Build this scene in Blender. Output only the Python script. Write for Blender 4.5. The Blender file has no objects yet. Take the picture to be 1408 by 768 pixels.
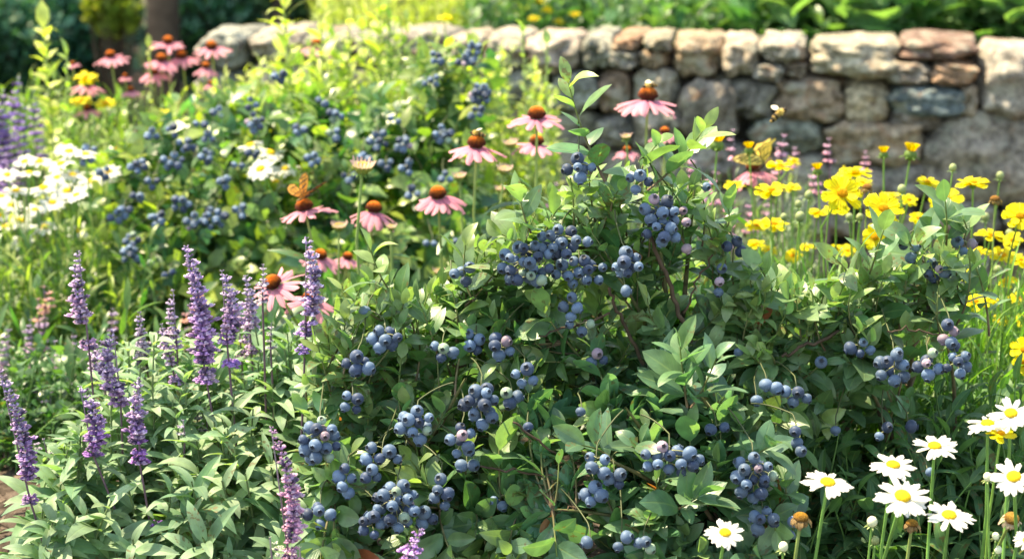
import bpy, math, random
import numpy as np
from mathutils import Vector, Matrix, noise

# ------------------------------------------------------------------ camera, world, sun, exposure
sc = bpy.context.scene
col = sc.collection
CAM_H = 1.15
PITCH = math.radians(14.0)
LENS = 62.0
FPX = 1408 * LENS / 36.0
cam_data = bpy.data.cameras.new("camera")
cam = bpy.data.objects.new("camera", cam_data)
col.objects.link(cam)
cam.location = (0, 0, CAM_H)
cam.rotation_euler = (math.radians(90) - PITCH, 0, 0)
cam_data.lens = LENS
cam_data.sensor_width = 36
cam_data.clip_start = 0.05
cam_data.clip_end = 500
cam_data.dof.use_dof = True
cam_data.dof.focus_distance = 1.98
cam_data.dof.aperture_fstop = 5.6
sc.camera = cam

SUN_DIR = Vector((-0.40, 0.19, 0.88)).normalized()      # towards the sun: behind the bed, up to the left
w = bpy.data.worlds.new("World")
sc.world = w
w.use_nodes = True
nt = w.node_tree
sky = nt.nodes.new("ShaderNodeTexSky")
sky.sky_type = 'NISHITA'
sky.sun_disc = False
sky.sun_elevation = math.asin(SUN_DIR.z)
sky.sun_rotation = math.atan2(SUN_DIR.x, SUN_DIR.y) % (2 * math.pi)
nt.links.new(sky.outputs[0], nt.nodes["Background"].inputs[0])
nt.nodes["Background"].inputs[1].default_value = 0.15
sl = bpy.data.lights.new("sun", 'SUN')
sl.energy = 3.6
sl.angle = math.radians(0.53)
sl.color = (1.0, 0.93, 0.80)
so = bpy.data.objects.new("sun", sl)
col.objects.link(so)
so.rotation_euler = SUN_DIR.to_track_quat('Z', 'Y').to_euler()
so.location = (-3, 3, 6)
sc.view_settings.view_transform = 'Standard'
sc.view_settings.look = 'None'
sc.view_settings.exposure = 1.86
sc.view_settings.use_white_balance = True
sc.view_settings.white_balance_temperature = 8500
sc.view_settings.white_balance_tint = 4
sc.view_settings.gamma = 1
sc.view_settings.use_curve_mapping = False
sc.render.engine = 'CYCLES'
sc.cycles.max_bounces = 7
sc.cycles.diffuse_bounces = 4
sc.cycles.glossy_bounces = 2
sc.cycles.transmission_bounces = 4
sc.cycles.transparent_max_bounces = 4
sc.cycles.use_denoising = True
sc.cycles.sample_clamp_indirect = 6

# ------------------------------------------------------------------ helpers
rng = np.random.default_rng(7)
R = random.Random(11)
CT, ST = math.cos(PITCH), math.sin(PITCH)

def ray(px, py):
    x = (px - 704) / FPX
    v = -(py - 384) / FPX
    return Vector((x, CT + v * ST, -ST + v * CT))

def P(px, py, Y):
    """the point of the garden seen at photo pixel px,py at Y metres in front"""
    d = ray(px, py)
    return Vector((0, 0, CAM_H)) + d * (Y / d.y)

def proj(A):
    """vectorised world -> photo pixel"""
    A = np.asarray(A, float)
    dz = A[:, 2] - CAM_H
    fw = A[:, 1] * CT - dz * ST
    up = A[:, 1] * ST + dz * CT
    return 704 + A[:, 0] / fw * FPX, 384 - up / fw * FPX

def sstep(t):
    t = min(1.0, max(0.0, t))
    return t * t * (3 - 2 * t)

def ground_z(x, y):
    z = 0.27 - 0.40 * sstep((y - 2.2) / 1.9)
    wall_y = 4.42 + (1.28 - x) * 0.16
    if x > -0.95:
        z += 0.56 * sstep((y - wall_y - 0.16) / 0.10)
    z += 0.02 * math.sin(x * 5.1 + 1) * math.sin(y * 4.3)
    return z

def norm(a):
    return a / np.maximum(np.linalg.norm(a, axis=-1, keepdims=True), 1e-9)

class Tpl:
    def __init__(s, V, F, U=None, C=None):
        s.V = np.asarray(V, float)
        s.F = [np.asarray(f, int) for f in F]
        s.U = np.zeros((len(s.V), 2)) if U is None else np.asarray(U, float)
        s.C = np.ones((len(s.V), 3)) if C is None else np.asarray(C, float)

class MB:
    """collects geometry; build() links it as one mesh object"""
    def __init__(s):
        s.V = []; s.C = []; s.U = []; s.F3 = []; s.F4 = []; s.n = 0
    def add(s, V, F, C, U=None):
        V = np.asarray(V, float)
        C = np.asarray(C, float)
        if C.ndim == 1: C = np.tile(C, (len(V), 1))
        if U is None: U = np.zeros((len(V), 2))
        for f in F:
            f = np.asarray(f, int)
            if len(f) == 0: continue
            (s.F3 if f.shape[1] == 3 else s.F4).append(f + s.n)
        s.V.append(V); s.C.append(C); s.U.append(np.asarray(U, float)); s.n += len(V)
    def batch(s, t, Rm, T, S, C):
        m = len(T)
        if m == 0: return
        S = np.asarray(S, float)
        if S.ndim == 1: S = np.repeat(S[:, None], 3, 1)
        V = np.einsum('mij,mkj->mki', Rm, t.V[None] * S[:, None]) + np.asarray(T)[:, None]
        k = len(t.V)
        Cc = np.asarray(C)[:, None] * t.C[None]
        Uc = np.tile(t.U[None], (m, 1, 1))
        off = (np.arange(m) * k)[:, None, None] + s.n
        for f in t.F:
            if len(f): (s.F3 if f.shape[1] == 3 else s.F4).append((f[None] + off).reshape(-1, f.shape[1]))
        s.V.append(V.reshape(-1, 3)); s.C.append(Cc.reshape(-1, 3)); s.U.append(Uc.reshape(-1, 2)); s.n += m * k
    def tpl(s):
        F = []
        if s.F4: F.append(np.concatenate(s.F4))
        if s.F3: F.append(np.concatenate(s.F3))
        return Tpl(np.concatenate(s.V), F, np.concatenate(s.U), np.concatenate(s.C))
    def mesh(s, name, mat, smooth=True):
        me = bpy.data.meshes.new(name)
        if s.n == 0: return me
        V = np.concatenate(s.V)
        me.vertices.add(len(V))
        me.vertices.foreach_set("co", V.astype(np.float32).ravel())
        q = np.concatenate(s.F4) if s.F4 else np.zeros((0, 4), int)
        t = np.concatenate(s.F3) if s.F3 else np.zeros((0, 3), int)
        loops = np.concatenate([q.ravel(), t.ravel()])
        me.loops.add(len(loops))
        me.loops.foreach_set("vertex_index", loops.astype(np.int32))
        me.polygons.add(len(q) + len(t))
        st = np.concatenate([np.arange(len(q)) * 4, len(q) * 4 + np.arange(len(t)) * 3])
        me.polygons.foreach_set("loop_start", st.astype(np.int32))
        me.polygons.foreach_set("use_smooth", np.full(len(st), smooth, bool))
        a = me.attributes.new("Col", 'FLOAT_COLOR', 'POINT')
        C4 = np.ones((len(V), 4), np.float32); C4[:, :3] = np.concatenate(s.C)
        a.data.foreach_set("color", C4.ravel())
        a = me.attributes.new("luv", 'FLOAT_VECTOR', 'POINT')
        U3 = np.zeros((len(V), 3), np.float32); U3[:, :2] = np.concatenate(s.U)
        a.data.foreach_set("vector", U3.ravel())
        me.update(calc_edges=True)
        me.materials.append(mat)
        return me
    def build(s, name, mat, parent=None, smooth=True):
        return link(name, s.mesh(name, mat, smooth), parent)

def link(name, me, parent=None, mw=None):
    o = bpy.data.objects.new(name, me)
    col.objects.link(o)
    base = Matrix.Identity(4)
    if parent is not None:
        o.parent = parent
        base = WORLD[parent.name].inverted()
    m = mw if mw is not None else Matrix.Identity(4)
    o.matrix_basis = base @ m
    WORLD[o.name] = m.copy()
    return o
WORLD = {}

def thing(name, loc, label, cat, group=None, kind=None):
    o = bpy.data.objects.new(name, None)
    o.empty_display_size = 0.02
    col.objects.link(o)
    o.location = loc
    WORLD[o.name] = Matrix.Translation(loc)
    return tag(o, label, cat, group, kind)

def tag(o, label=None, cat=None, group=None, kind=None):
    if label: o["label"] = label
    if cat: o["category"] = cat
    if group: o["group"] = group
    if kind: o["kind"] = kind
    return o

def frames(d, n):
    """columns: x side, y leaf axis, z normal"""
    d = norm(np.asarray(d, float)); n = np.asarray(n, float)
    x = norm(np.cross(d, n)); z = np.cross(x, d)
    return np.stack([x, d, z], axis=-1)

def grid_faces(nu, nv, wrap=False):
    f = []
    for j in range(nv - 1):
        for i in range(nu if wrap else nu - 1):
            a = j * nu + i; b = j * nu + (i + 1) % nu
            f.append((a, b, b + nu, a + nu))
    return np.array(f)

def leaf_tpl(shape, width, rows=7, fold=0.25, droop=0.25, wave=0.0, cols=5, twist=0.0, seed=0):
    us = np.linspace(-1, 1, cols)
    V = []; U = []
    rr = random.Random(seed)
    ph = rr.uniform(0, 6)
    y = 0; z = 0; pa = None
    for i in range(rows):
        t = i / (rows - 1)
        ang = -droop * 1.9 * t + 0.12
        if i: 
            y += math.cos(ang) / (rows - 1); z += math.sin(ang) / (rows - 1)
        wv = max(shape(t), 0.015) * width
        for u in us:
            tw = twist * t
            xx = u * wv
            zz = fold * abs(u) * wv + wave * abs(u) * math.sin(t * 9 + ph + (2 if u > 0 else 0)) * wv
            V.append((xx * math.cos(tw), y, z + zz + xx * math.sin(tw))); U.append((u, t))
    return Tpl(V, [grid_faces(cols, rows)], U)

sh_ellip = lambda t: max(0.0, math.sin(math.pi * min(1, t) ** 0.92)) ** 0.78
sh_lance = lambda t: (t + 0.03) ** 0.55 * (1 - t) ** 0.8 * 1.75
sh_linear = lambda t: min(1, 6 * t + 0.3) * (1 - t ** 3) ** 0.8
sh_round = lambda t: max(0.0, math.sin(math.pi * t)) ** 0.5

LEAF_E = [leaf_tpl(sh_ellip, 0.225 + 0.03 * (k % 3), 8, 0.38 - 0.15 * (k % 4), 0.10 + 0.15 * (k % 5), 0.05, 5, 0.35 * ((k % 3) - 1), k) for k in range(8)]
LEAF_EB = [leaf_tpl(sh_ellip, 0.26, 4, 0.25 - 0.1 * (k % 3), 0.2 + 0.1 * k, 0, 3, 0, k) for k in range(4)]
LEAF_L = [leaf_tpl(sh_lance, 0.185 + 0.02 * (k % 3), 8, 0.32 - 0.12 * (k % 3), 0.35 + 0.16 * (k % 4), 0.06, 5, 0.3 * ((k % 3) - 1), k) for k in range(8)]
LEAF_LB = [leaf_tpl(sh_lance, 0.15, 5, 0.2, 0.3 + 0.2 * k, 0, 3, 0, k) for k in range(4)]
LEAF_G = [leaf_tpl(sh_linear, 0.022, 7, 0.5, 0.15 + 0.22 * k, 0, 3, 0.4 * (k - 1), k) for k in range(4)]
LEAF_N = [leaf_tpl(sh_linear, 0.055, 5, 0.3, 0.1 + 0.2 * k, 0, 3, 0, k) for k in range(4)]
LEAF_R = [leaf_tpl(sh_round, 0.42, 5, 0.2, 0.3 + 0.1 * k, 0.05, 3, 0, k) for k in range(3)]

def sphere_tpl(nu=8, nv=6, c=(1, 1, 1)):
    V = []
    for j in range(nv):
        th = math.pi * (j + 0.02) / (nv - 1 + 0.04)
        for i in range(nu):
            a = 2 * math.pi * i / nu
            V.append((math.sin(th) * math.cos(a), math.sin(th) * math.sin(a), math.cos(th)))
    return Tpl(V, [grid_faces(nu, nv, True)], None, np.tile(c, (len(V), 1)))

def tube(mb, pts, radii, C, sides=6):
    pts = np.asarray([tuple(p) for p in pts], float)
    n = len(pts)
    radii = np.interp(np.linspace(0, 1, n), np.linspace(0, 1, len(radii)), radii)
    d = norm(np.gradient(pts, axis=0))
    ref = np.array([0.31, 0.9, 0.2]) if abs(d[0][2]) > 0.5 else np.array([0.1, 0.2, 1.0])
    x = norm(np.cross(d, ref)); y = np.cross(d, x)
    a = np.linspace(0, 2 * math.pi, sides, endpoint=False)
    V = pts[:, None] + radii[:, None, None] * (np.cos(a)[None, :, None] * x[:, None] + np.sin(a)[None, :, None] * y[:, None])
    C = np.asarray(C, float)
    if C.ndim == 2: C = np.repeat(np.stack([np.interp(np.linspace(0, 1, n), np.linspace(0, 1, len(C)), C[:, k]) for k in range(3)], 1), sides, 0)
    U = np.stack([np.tile(a / 6.283, n), np.repeat(np.linspace(0, 1, n), sides)], 1)
    mb.add(V.reshape(-1, 3), [grid_faces(sides, n, True)], C, U)

def bez(p0, p1, p2, n=8):
    t = np.linspace(0, 1, n)[:, None]
    p0, p1, p2 = (np.asarray(tuple(p), float) for p in (p0, p1, p2))
    return (1 - t) ** 2 * p0 + 2 * t * (1 - t) * p1 + t * t * p2

# ------------------------------------------------------------------ materials
def base_mat(name):
    m = bpy.data.materials.new(name); m.use_nodes = True
    nt = m.node_tree
    return m, nt, nt.nodes["Principled BSDF"], nt.nodes["Material Output"]

def ND(nt, t, **k):
    n = nt.nodes.new(t)
    for a, b in k.items(): setattr(n, a, b)
    return n

def mat_leaf(name, rough=0.42, trans=0.35, veins=True, under=(0.9, 1.25, 1.1), spec=0.5, tcol=(1.5, 1.7, 0.55), bloom=0.0):
    m, nt, b, out = base_mat(name)
    L = nt.links.new
    at = ND(nt, "ShaderNodeAttribute", attribute_name="Col")
    c = at.outputs["Color"]
    uv = ND(nt, "ShaderNodeAttribute", attribute_name="luv")
    geo = ND(nt, "ShaderNodeNewGeometry")
    nz = ND(nt, "ShaderNodeTexNoise"); nz.inputs["Scale"].default_value = 60; nz.inputs["Detail"].default_value = 3
    L(geo.outputs["Position"], nz.inputs["Vector"])
    mr = ND(nt, "ShaderNodeMapRange"); mr.inputs["From Min"].default_value = 0.3; mr.inputs["From Max"].default_value = 0.7
    mr.inputs["To Min"].default_value = 0.72; mr.inputs["To Max"].default_value = 1.28
    L(nz.outputs["Fac"], mr.inputs["Value"])
    mul = ND(nt, "ShaderNodeVectorMath", operation='SCALE'); L(c, mul.inputs[0]); L(mr.outputs[0], mul.inputs["Scale"])
    c = mul.outputs[0]
    if veins:
        sep = ND(nt, "ShaderNodeSeparateXYZ"); L(uv.outputs["Vector"], sep.inputs[0])
        ab = ND(nt, "ShaderNodeMath", operation='ABSOLUTE'); L(sep.outputs[0], ab.inputs[0])
        mid = ND(nt, "ShaderNodeMapRange"); mid.inputs["From Min"].default_value = 0.03; mid.inputs["From Max"].default_value = 0.12
        mid.inputs["To Min"].default_value = 1; mid.inputs["To Max"].default_value = 0; L(ab.outputs[0], mid.inputs["Value"])
        a1 = ND(nt, "ShaderNodeMath", operation='MULTIPLY_ADD'); L(ab.outputs[0], a1.inputs[0]); a1.inputs[1].default_value = -18; 
        a2 = ND(nt, "ShaderNodeMath", operation='MULTIPLY'); L(sep.outputs[1], a2.inputs[0]); a2.inputs[1].default_value = 48
        L(a2.outputs[0], a1.inputs[2])
        sn = ND(nt, "ShaderNodeMath", operation='SINE'); L(a1.outputs[0], sn.inputs[0])
        vr = ND(nt, "ShaderNodeMapRange"); vr.inputs["From Min"].default_value = 0.75; vr.inputs["From Max"].default_value = 1
        vr.inputs["To Max"].default_value = 0.3; L(sn.outputs[0], vr.inputs["Value"])
        mx = ND(nt, "ShaderNodeMath", operation='MAXIMUM'); L(mid.outputs[0], mx.inputs[0]); L(vr.outputs[0], mx.inputs[1])
        vm = ND(nt, "ShaderNodeMath", operation='MULTIPLY'); L(mx.outputs[0], vm.inputs[0]); vm.inputs[1].default_value = 0.38
        mixv = ND(nt, "ShaderNodeMix", data_type='RGBA'); L(vm.outputs[0], mixv.inputs[0]); L(c, mixv.inputs[6]); mixv.inputs[7].default_value = (0.22, 0.33, 0.13, 1)
        c = mixv.outputs[2]
        bp = ND(nt, "ShaderNodeBump"); bp.inputs["Strength"].default_value = 0.35; bp.inputs["Distance"].default_value = 0.0006
        L(mx.outputs[0], bp.inputs["Height"]); bp.invert = True
        L(bp.outputs[0], b.inputs["Normal"])
    sp_n = ND(nt, "ShaderNodeTexNoise"); sp_n.inputs["Scale"].default_value = 170; sp_n.inputs["Detail"].default_value = 2
    L(geo.outputs["Position"], sp_n.inputs["Vector"])
    big = ND(nt, "ShaderNodeTexNoise"); big.inputs["Scale"].default_value = 14; L(geo.outputs["Position"], big.inputs["Vector"])
    sm = ND(nt, "ShaderNodeMath", operation='MULTIPLY'); L(sp_n.outputs["Fac"], sm.inputs[0]); L(big.outputs["Fac"], sm.inputs[1])
    sr_ = ND(nt, "ShaderNodeMapRange"); sr_.inputs["From Min"].default_value = 0.36; sr_.inputs["From Max"].default_value = 0.40; sr_.inputs["To Max"].default_value = 0.7; L(sm.outputs[0], sr_.inputs["Value"])
    smx = ND(nt, "ShaderNodeMix", data_type='RGBA'); L(sr_.outputs[0], smx.inputs[0]); L(c, smx.inputs[6]); smx.inputs[7].default_value = (0.16, 0.09, 0.03, 1)
    c = smx.outputs[2]
    # paler underside
    un = ND(nt, "ShaderNodeVectorMath", operation='MULTIPLY'); L(c, un.inputs[0]); un.inputs[1].default_value = under
    un2 = ND(nt, "ShaderNodeVectorMath", operation='ADD'); L(un.outputs[0], un2.inputs[0]); un2.inputs[1].default_value = (0.012, 0.02, 0.014)
    mb_ = ND(nt, "ShaderNodeMix", data_type='RGBA'); L(geo.outputs["Backfacing"], mb_.inputs[0]); L(c, mb_.inputs[6]); L(un2.outputs[0], mb_.inputs[7])
    L(mb_.outputs[2], b.inputs["Base Color"])
    b.inputs["Roughness"].default_value = rough
    b.inputs["Specular IOR Level"].default_value = spec
    tr = ND(nt, "ShaderNodeBsdfTranslucent")
    tc = ND(nt, "ShaderNodeVectorMath", operation='MULTIPLY'); L(c, tc.inputs[0]); tc.inputs[1].default_value = tcol
    L(tc.outputs[0], tr.inputs["Color"])
    ms = ND(nt, "ShaderNodeMixShader"); ms.inputs[0].default_value = trans
    L(b.outputs[0], ms.inputs[1]); L(tr.outputs[0], ms.inputs[2]); L(ms.outputs[0], out.inputs["Surface"])
    return m

def mat_attr(name, rough=0.6, trans=0.0, spec=0.3, noise_scale=0, noise_amt=0.2, bump=0.0, streak=False):
    m, nt, b, out = base_mat(name)
    L = nt.links.new
    at = ND(nt, "ShaderNodeAttribute", attribute_name="Col")
    c = at.outputs["Color"]
    if noise_scale:
        geo = ND(nt, "ShaderNodeTexCoord")
        nz = ND(nt, "ShaderNodeTexNoise"); nz.inputs["Scale"].default_value = noise_scale; nz.inputs["Detail"].default_value = 4
        L(geo.outputs["Object"], nz.inputs["Vector"])
        mr = ND(nt, "ShaderNodeMapRange"); mr.inputs["From Min"].default_value = 0.3; mr.inputs["From Max"].default_value = 0.7
        mr.inputs["To Min"].default_value = 1 - noise_amt; mr.inputs["To Max"].default_value = 1 + noise_amt
        L(nz.outputs["Fac"], mr.inputs["Value"])
        mul = ND(nt, "ShaderNodeVectorMath", operation='SCALE'); L(c, mul.inputs[0]); L(mr.outputs[0], mul.inputs["Scale"])
        c = mul.outputs[0]
        if bump:
            bp = ND(nt, "ShaderNodeBump"); bp.inputs["Strength"].default_value = 0.6; bp.inputs["Distance"].default_value = bump
            L(nz.outputs["Fac"], bp.inputs["Height"]); L(bp.outputs[0], b.inputs["Normal"])
    if streak:
        uv = ND(nt, "ShaderNodeAttribute", attribute_name="luv")
        sep = ND(nt, "ShaderNodeSeparateXYZ"); L(uv.outputs["Vector"], sep.inputs[0])
        m1 = ND(nt, "ShaderNodeMath", operation='MULTIPLY'); L(sep.outputs[0], m1.inputs[0]); m1.inputs[1].default_value = 11
        sn = ND(nt, "ShaderNodeMath", operation='SINE'); L(m1.outputs[0], sn.inputs[0])
        mr2 = ND(nt, "ShaderNodeMapRange"); mr2.inputs["From Min"].default_value = -1; mr2.inputs["To Min"].default_value = 0.84; mr2.inputs["To Max"].default_value = 1.08
        L(sn.outputs[0], mr2.inputs["Value"])
        mu2 = ND(nt, "ShaderNodeVectorMath", operation='SCALE'); L(c, mu2.inputs[0]); L(mr2.outputs[0], mu2.inputs["Scale"])
        c = mu2.outputs[0]
        bp = ND(nt, "ShaderNodeBump"); bp.inputs["Strength"].default_value = 0.5; bp.inputs["Distance"].default_value = 0.0004
        L(sn.outputs[0], bp.inputs["Height"]); L(bp.outputs[0], b.inputs["Normal"])
    L(c, b.inputs["Base Color"])
    b.inputs["Roughness"].default_value = rough
    b.inputs["Specular IOR Level"].default_value = spec
    if trans:
        tr = ND(nt, "ShaderNodeBsdfTranslucent"); L(c, tr.inputs["Color"])
        ms = ND(nt, "ShaderNodeMixShader"); ms.inputs[0].default_value = trans
        L(b.outputs[0], ms.inputs[1]); L(tr.outputs[0], ms.inputs[2]); L(ms.outputs[0], out.inputs["Surface"])
    return m

M_LEAF = mat_leaf("blueberry_leaf", 0.36, 0.36, spec=0.7, tcol=(1.5, 1.75, 0.75))
M_LEAFB = mat_leaf("leaf_plain", 0.36, 0.42, veins=False, spec=0.6)
M_SAGELEAF = mat_leaf("sage_leaf", 0.55, 0.34, under=(1.2, 1.3, 1.3))
M_BLADE = mat_leaf("blade_leaf", 0.42, 0.4, veins=False)
M_DARKLEAF = mat_leaf("dark_leaf", 0.5, 0.2, veins=False, spec=0.3)
M_WOOD = mat_attr("bark_twig", 0.8, 0, 0.2, 90, 0.35, 0.001)
M_STEM = mat_attr("green_stem", 0.55, 0.0, 0.35, 60, 0.2)
M_PETAL = mat_attr("flower_petal", 0.55, 0.42, 0.25, 0, 0, 0, streak=True)
M_CONE = mat_attr("flower_centre", 0.7, 0.1, 0.25)
M_SAGE = mat_attr("sage_floret", 0.65, 0.25, 0.2, 400, 0.25)
M_TRUNK = mat_attr("tree_bark", 0.9, 0, 0.1, 14, 0.5, 0.02)

def mat_berry(name, c1, c2, dark=(0.012, 0.016, 0.04)):
    m, nt, b, out = base_mat(name)
    L = nt.links.new
    tc = ND(nt, "ShaderNodeTexCoord"); oi = ND(nt, "ShaderNodeObjectInfo")
    av = ND(nt, "ShaderNodeVectorMath", operation='ADD'); L(tc.outputs["Object"], av.inputs[0])
    rs = ND(nt, "ShaderNodeMath", operation='MULTIPLY'); L(oi.outputs["Random"], rs.inputs[0]); rs.inputs[1].default_value = 7
    L(rs.outputs[0], av.inputs[1])
    nz = ND(nt, "ShaderNodeTexNoise"); nz.inputs["Scale"].default_value = 130; nz.inputs["Detail"].default_value = 4; nz.inputs["Roughness"].default_value = 0.65
    L(av.outputs[0], nz.inputs["Vector"])
    mr = ND(nt, "ShaderNodeMapRange"); mr.inputs["From Min"].default_value = 0.36; mr.inputs["From Max"].default_value = 0.62; L(nz.outputs["Fac"], mr.inputs["Value"])
    mx = ND(nt, "ShaderNodeMix", data_type='RGBA'); L(mr.outputs[0], mx.inputs[0]); mx.inputs[6].default_value = (*c1, 1); mx.inputs[7].default_value = (*c2, 1)
    # per berry tone
    r2 = ND(nt, "ShaderNodeMapRange"); r2.inputs["To Min"].default_value = 0.62; r2.inputs["To Max"].default_value = 1.25; L(oi.outputs["Random"], r2.inputs["Value"])
    sc_ = ND(nt, "ShaderNodeVectorMath", operation='SCALE'); L(mx.outputs[2], sc_.inputs[0]); L(r2.outputs[0], sc_.inputs["Scale"])
    at = ND(nt, "ShaderNodeAttribute", attribute_name="Col")
    mm = ND(nt, "ShaderNodeVectorMath", operation='MULTIPLY'); L(sc_.outputs[0], mm.inputs[0]); L(at.outputs["Color"], mm.inputs[1])
    L(mm.outputs[0], b.inputs["Base Color"])
    b.inputs["Roughness"].default_value = 0.58
    b.inputs["Specular IOR Level"].default_value = 0.4
    b.inputs["Sheen Weight"].default_value = 0.15
    b.inputs["Sheen Tint"].default_value = (0.6, 0.72, 1, 1)
    return m
M_BERRY = [mat_berry("ripe_berry", (0.048, 0.088, 0.165), (0.13, 0.195, 0.30)),
           mat_berry("dark_berry", (0.018, 0.03, 0.07), (0.05, 0.08, 0.15)),
           mat_berry("green_berry", (0.20, 0.30, 0.20), (0.30, 0.38, 0.30)),
           mat_berry("pink_berry", (0.36, 0.22, 0.24), (0.28, 0.24, 0.34))]

def mat_stone():
    m, nt, b, out = base_mat("wall_stone")
    L = nt.links.new
    tc = ND(nt, "ShaderNodeNewGeometry"); P_ = tc.outputs["Position"]
    at = ND(nt, "ShaderNodeAttribute", attribute_name="Col")
    def nz(scale, det, a, b_, lo, hi, rough=0.6):
        n = ND(nt, "ShaderNodeTexNoise"); n.inputs["Scale"].default_value = scale; n.inputs["Detail"].default_value = det; n.inputs["Roughness"].default_value = rough
        L(P_, n.inputs["Vector"])
        r = ND(nt, "ShaderNodeMapRange"); r.inputs["From Min"].default_value = a; r.inputs["From Max"].default_value = b_; r.inputs["To Min"].default_value = lo; r.inputs["To Max"].default_value = hi
        L(n.outputs["Fac"], r.inputs["Value"]); return n, r
    n1, r1 = nz(11, 5, 0.35, 0.65, 0.6, 1.3)
    n2, r2 = nz(48, 6, 0.40, 0.60, 0.50, 1.45, 0.75)
    mu = ND(nt, "ShaderNodeMath", operation='MULTIPLY'); L(r1.outputs[0], mu.inputs[0]); L(r2.outputs[0], mu.inputs[1])
    s = ND(nt, "ShaderNodeVectorMath", operation='SCALE'); L(at.outputs["Color"], s.inputs[0]); L(mu.outputs[0], s.inputs["Scale"])
    # lichen and rust patches that belong to the stone
    n3, r3 = nz(17, 4, 0.52, 0.62, 0, 0.55)
    mx = ND(nt, "ShaderNodeMix", data_type='RGBA'); L(r3.outputs[0], mx.inputs[0]); L(s.outputs[0], mx.inputs[6]); mx.inputs[7].default_value = (0.42, 0.40, 0.32, 1)
    n4, r4 = nz(9, 4, 0.58, 0.66, 0, 0.45)
    n4.inputs["Distortion"].default_value = 1.2
    mx2 = ND(nt, "ShaderNodeMix", data_type='RGBA'); L(r4.outputs[0], mx2.inputs[0]); L(mx.outputs[2], mx2.inputs[6]); mx2.inputs[7].default_value = (0.30, 0.15, 0.08, 1)
    v = ND(nt, "ShaderNodeTexVoronoi"); v.inputs["Scale"].default_value = 160; L(P_, v.inputs["Vector"])
    vr = ND(nt, "ShaderNodeMapRange"); vr.inputs["From Max"].default_value = 0.35; vr.inputs["To Min"].default_value = 0.45; vr.inputs["To Max"].default_value = 1.08; L(v.outputs["Distance"], vr.inputs["Value"])
    s2 = ND(nt, "ShaderNodeVectorMath", operation='SCALE'); L(mx2.outputs[2], s2.inputs[0]); L(vr.outputs[0], s2.inputs["Scale"])
    L(s2.outputs[0], b.inputs["Base Color"])
    b.inputs["Roughness"].default_value = 0.9
    b.inputs["Specular IOR Level"].default_value = 0.15
    bp = ND(nt, "ShaderNodeBump"); bp.inputs["Strength"].default_value = 0.9; bp.inputs["Distance"].default_value = 0.008
    L(n2.outputs["Fac"], bp.inputs["Height"])
    bp2 = ND(nt, "ShaderNodeBump"); bp2.inputs["Strength"].default_value = 0.9; bp2.inputs["Distance"].default_value = 0.03
    L(n1.outputs["Fac"], bp2.inputs["Height"]); L(bp.outputs[0], bp2.inputs["Normal"]); L(bp2.outputs[0], b.inputs["Normal"])
    return m
M_STONE = mat_stone()

def mat_soil():
    m, nt, b, out = base_mat("garden_soil")
    L = nt.links.new
    g = ND(nt, "ShaderNodeNewGeometry")
    n = ND(nt, "ShaderNodeTexNoise"); n.inputs["Scale"].default_value = 35; n.inputs["Detail"].default_value = 8; n.inputs["Roughness"].default_value = 0.7
    L(g.outputs["Position"], n.inputs["Vector"])
    cr = ND(nt, "ShaderNodeValToRGB"); L(n.outputs["Fac"], cr.inputs[0])
    cr.color_ramp.elements[0].position = 0.35; cr.color_ramp.elements[0].color = (0.035, 0.024, 0.018, 1)
    cr.color_ramp.elements[1].position = 0.68; cr.color_ramp.elements[1].color = (0.20, 0.15, 0.12, 1)
    # mossy green far out
    n2 = ND(nt, "ShaderNodeTexNoise"); n2.inputs["Scale"].default_value = 1.3; L(g.outputs["Position"], n2.inputs["Vector"])
    mr = ND(nt, "ShaderNodeMapRange"); mr.inputs["From Min"].default_value = 0.4; mr.inputs["From Max"].default_value = 0.6; mr.inputs["To Max"].default_value = 0.8; L(n2.outputs["Fac"], mr.inputs["Value"])
    sp = ND(nt, "ShaderNodeSeparateXYZ"); L(g.outputs["Position"], sp.inputs[0])
    far = ND(nt, "ShaderNodeMapRange"); far.inputs["From Min"].default_value = 4; far.inputs["From Max"].default_value = 6; L(sp.outputs[1], far.inputs["Value"])
    mm = ND(nt, "ShaderNodeMath", operation='MULTIPLY'); L(mr.outputs[0], mm.inputs[0]); L(far.outputs[0], mm.inputs[1])
    mx = ND(nt, "ShaderNodeMix", data_type='RGBA'); L(mm.outputs[0], mx.inputs[0]); L(cr.outputs[0], mx.inputs[6]); mx.inputs[7].default_value = (0.03, 0.07, 0.02, 1)
    L(mx.outputs[2], b.inputs["Base Color"]); b.inputs["Roughness"].default_value = 0.95; b.inputs["Specular IOR Level"].default_value = 0.1
    bp = ND(nt, "ShaderNodeBump"); bp.inputs["Strength"].default_value = 1; bp.inputs["Distance"].default_value = 0.02
    L(n.outputs["Fac"], bp.inputs["Height"]); L(bp.outputs[0], b.inputs["Normal"])
    return m
M_SOIL = mat_soil()

# ------------------------------------------------------------------ ground
def build_ground():
    xs = np.concatenate([np.linspace(-150, -5, 16)[:-1], np.linspace(-5, 5, 101), np.linspace(5, 150, 16)[1:]])
    ys = np.concatenate([np.linspace(-60, 0, 8)[:-1], np.linspace(0, 9, 121), np.linspace(9, 250, 20)[1:]])
    V = []
    for y in ys:
        for x in xs:
            z = ground_z(max(-6, min(6, x)), y)
            if 1.0 < y < 4.5 and abs(x) < 2.5:
                z += 0.018 * noise.noise(Vector((x * 9, y * 9, 0)))
            V.append((x, y, z))
    mb = MB(); mb.add(V, [grid_faces(len(xs), len(ys))], (1, 1, 1))
    tag(mb.build("ground", M_SOIL), kind="structure")
build_ground()

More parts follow.
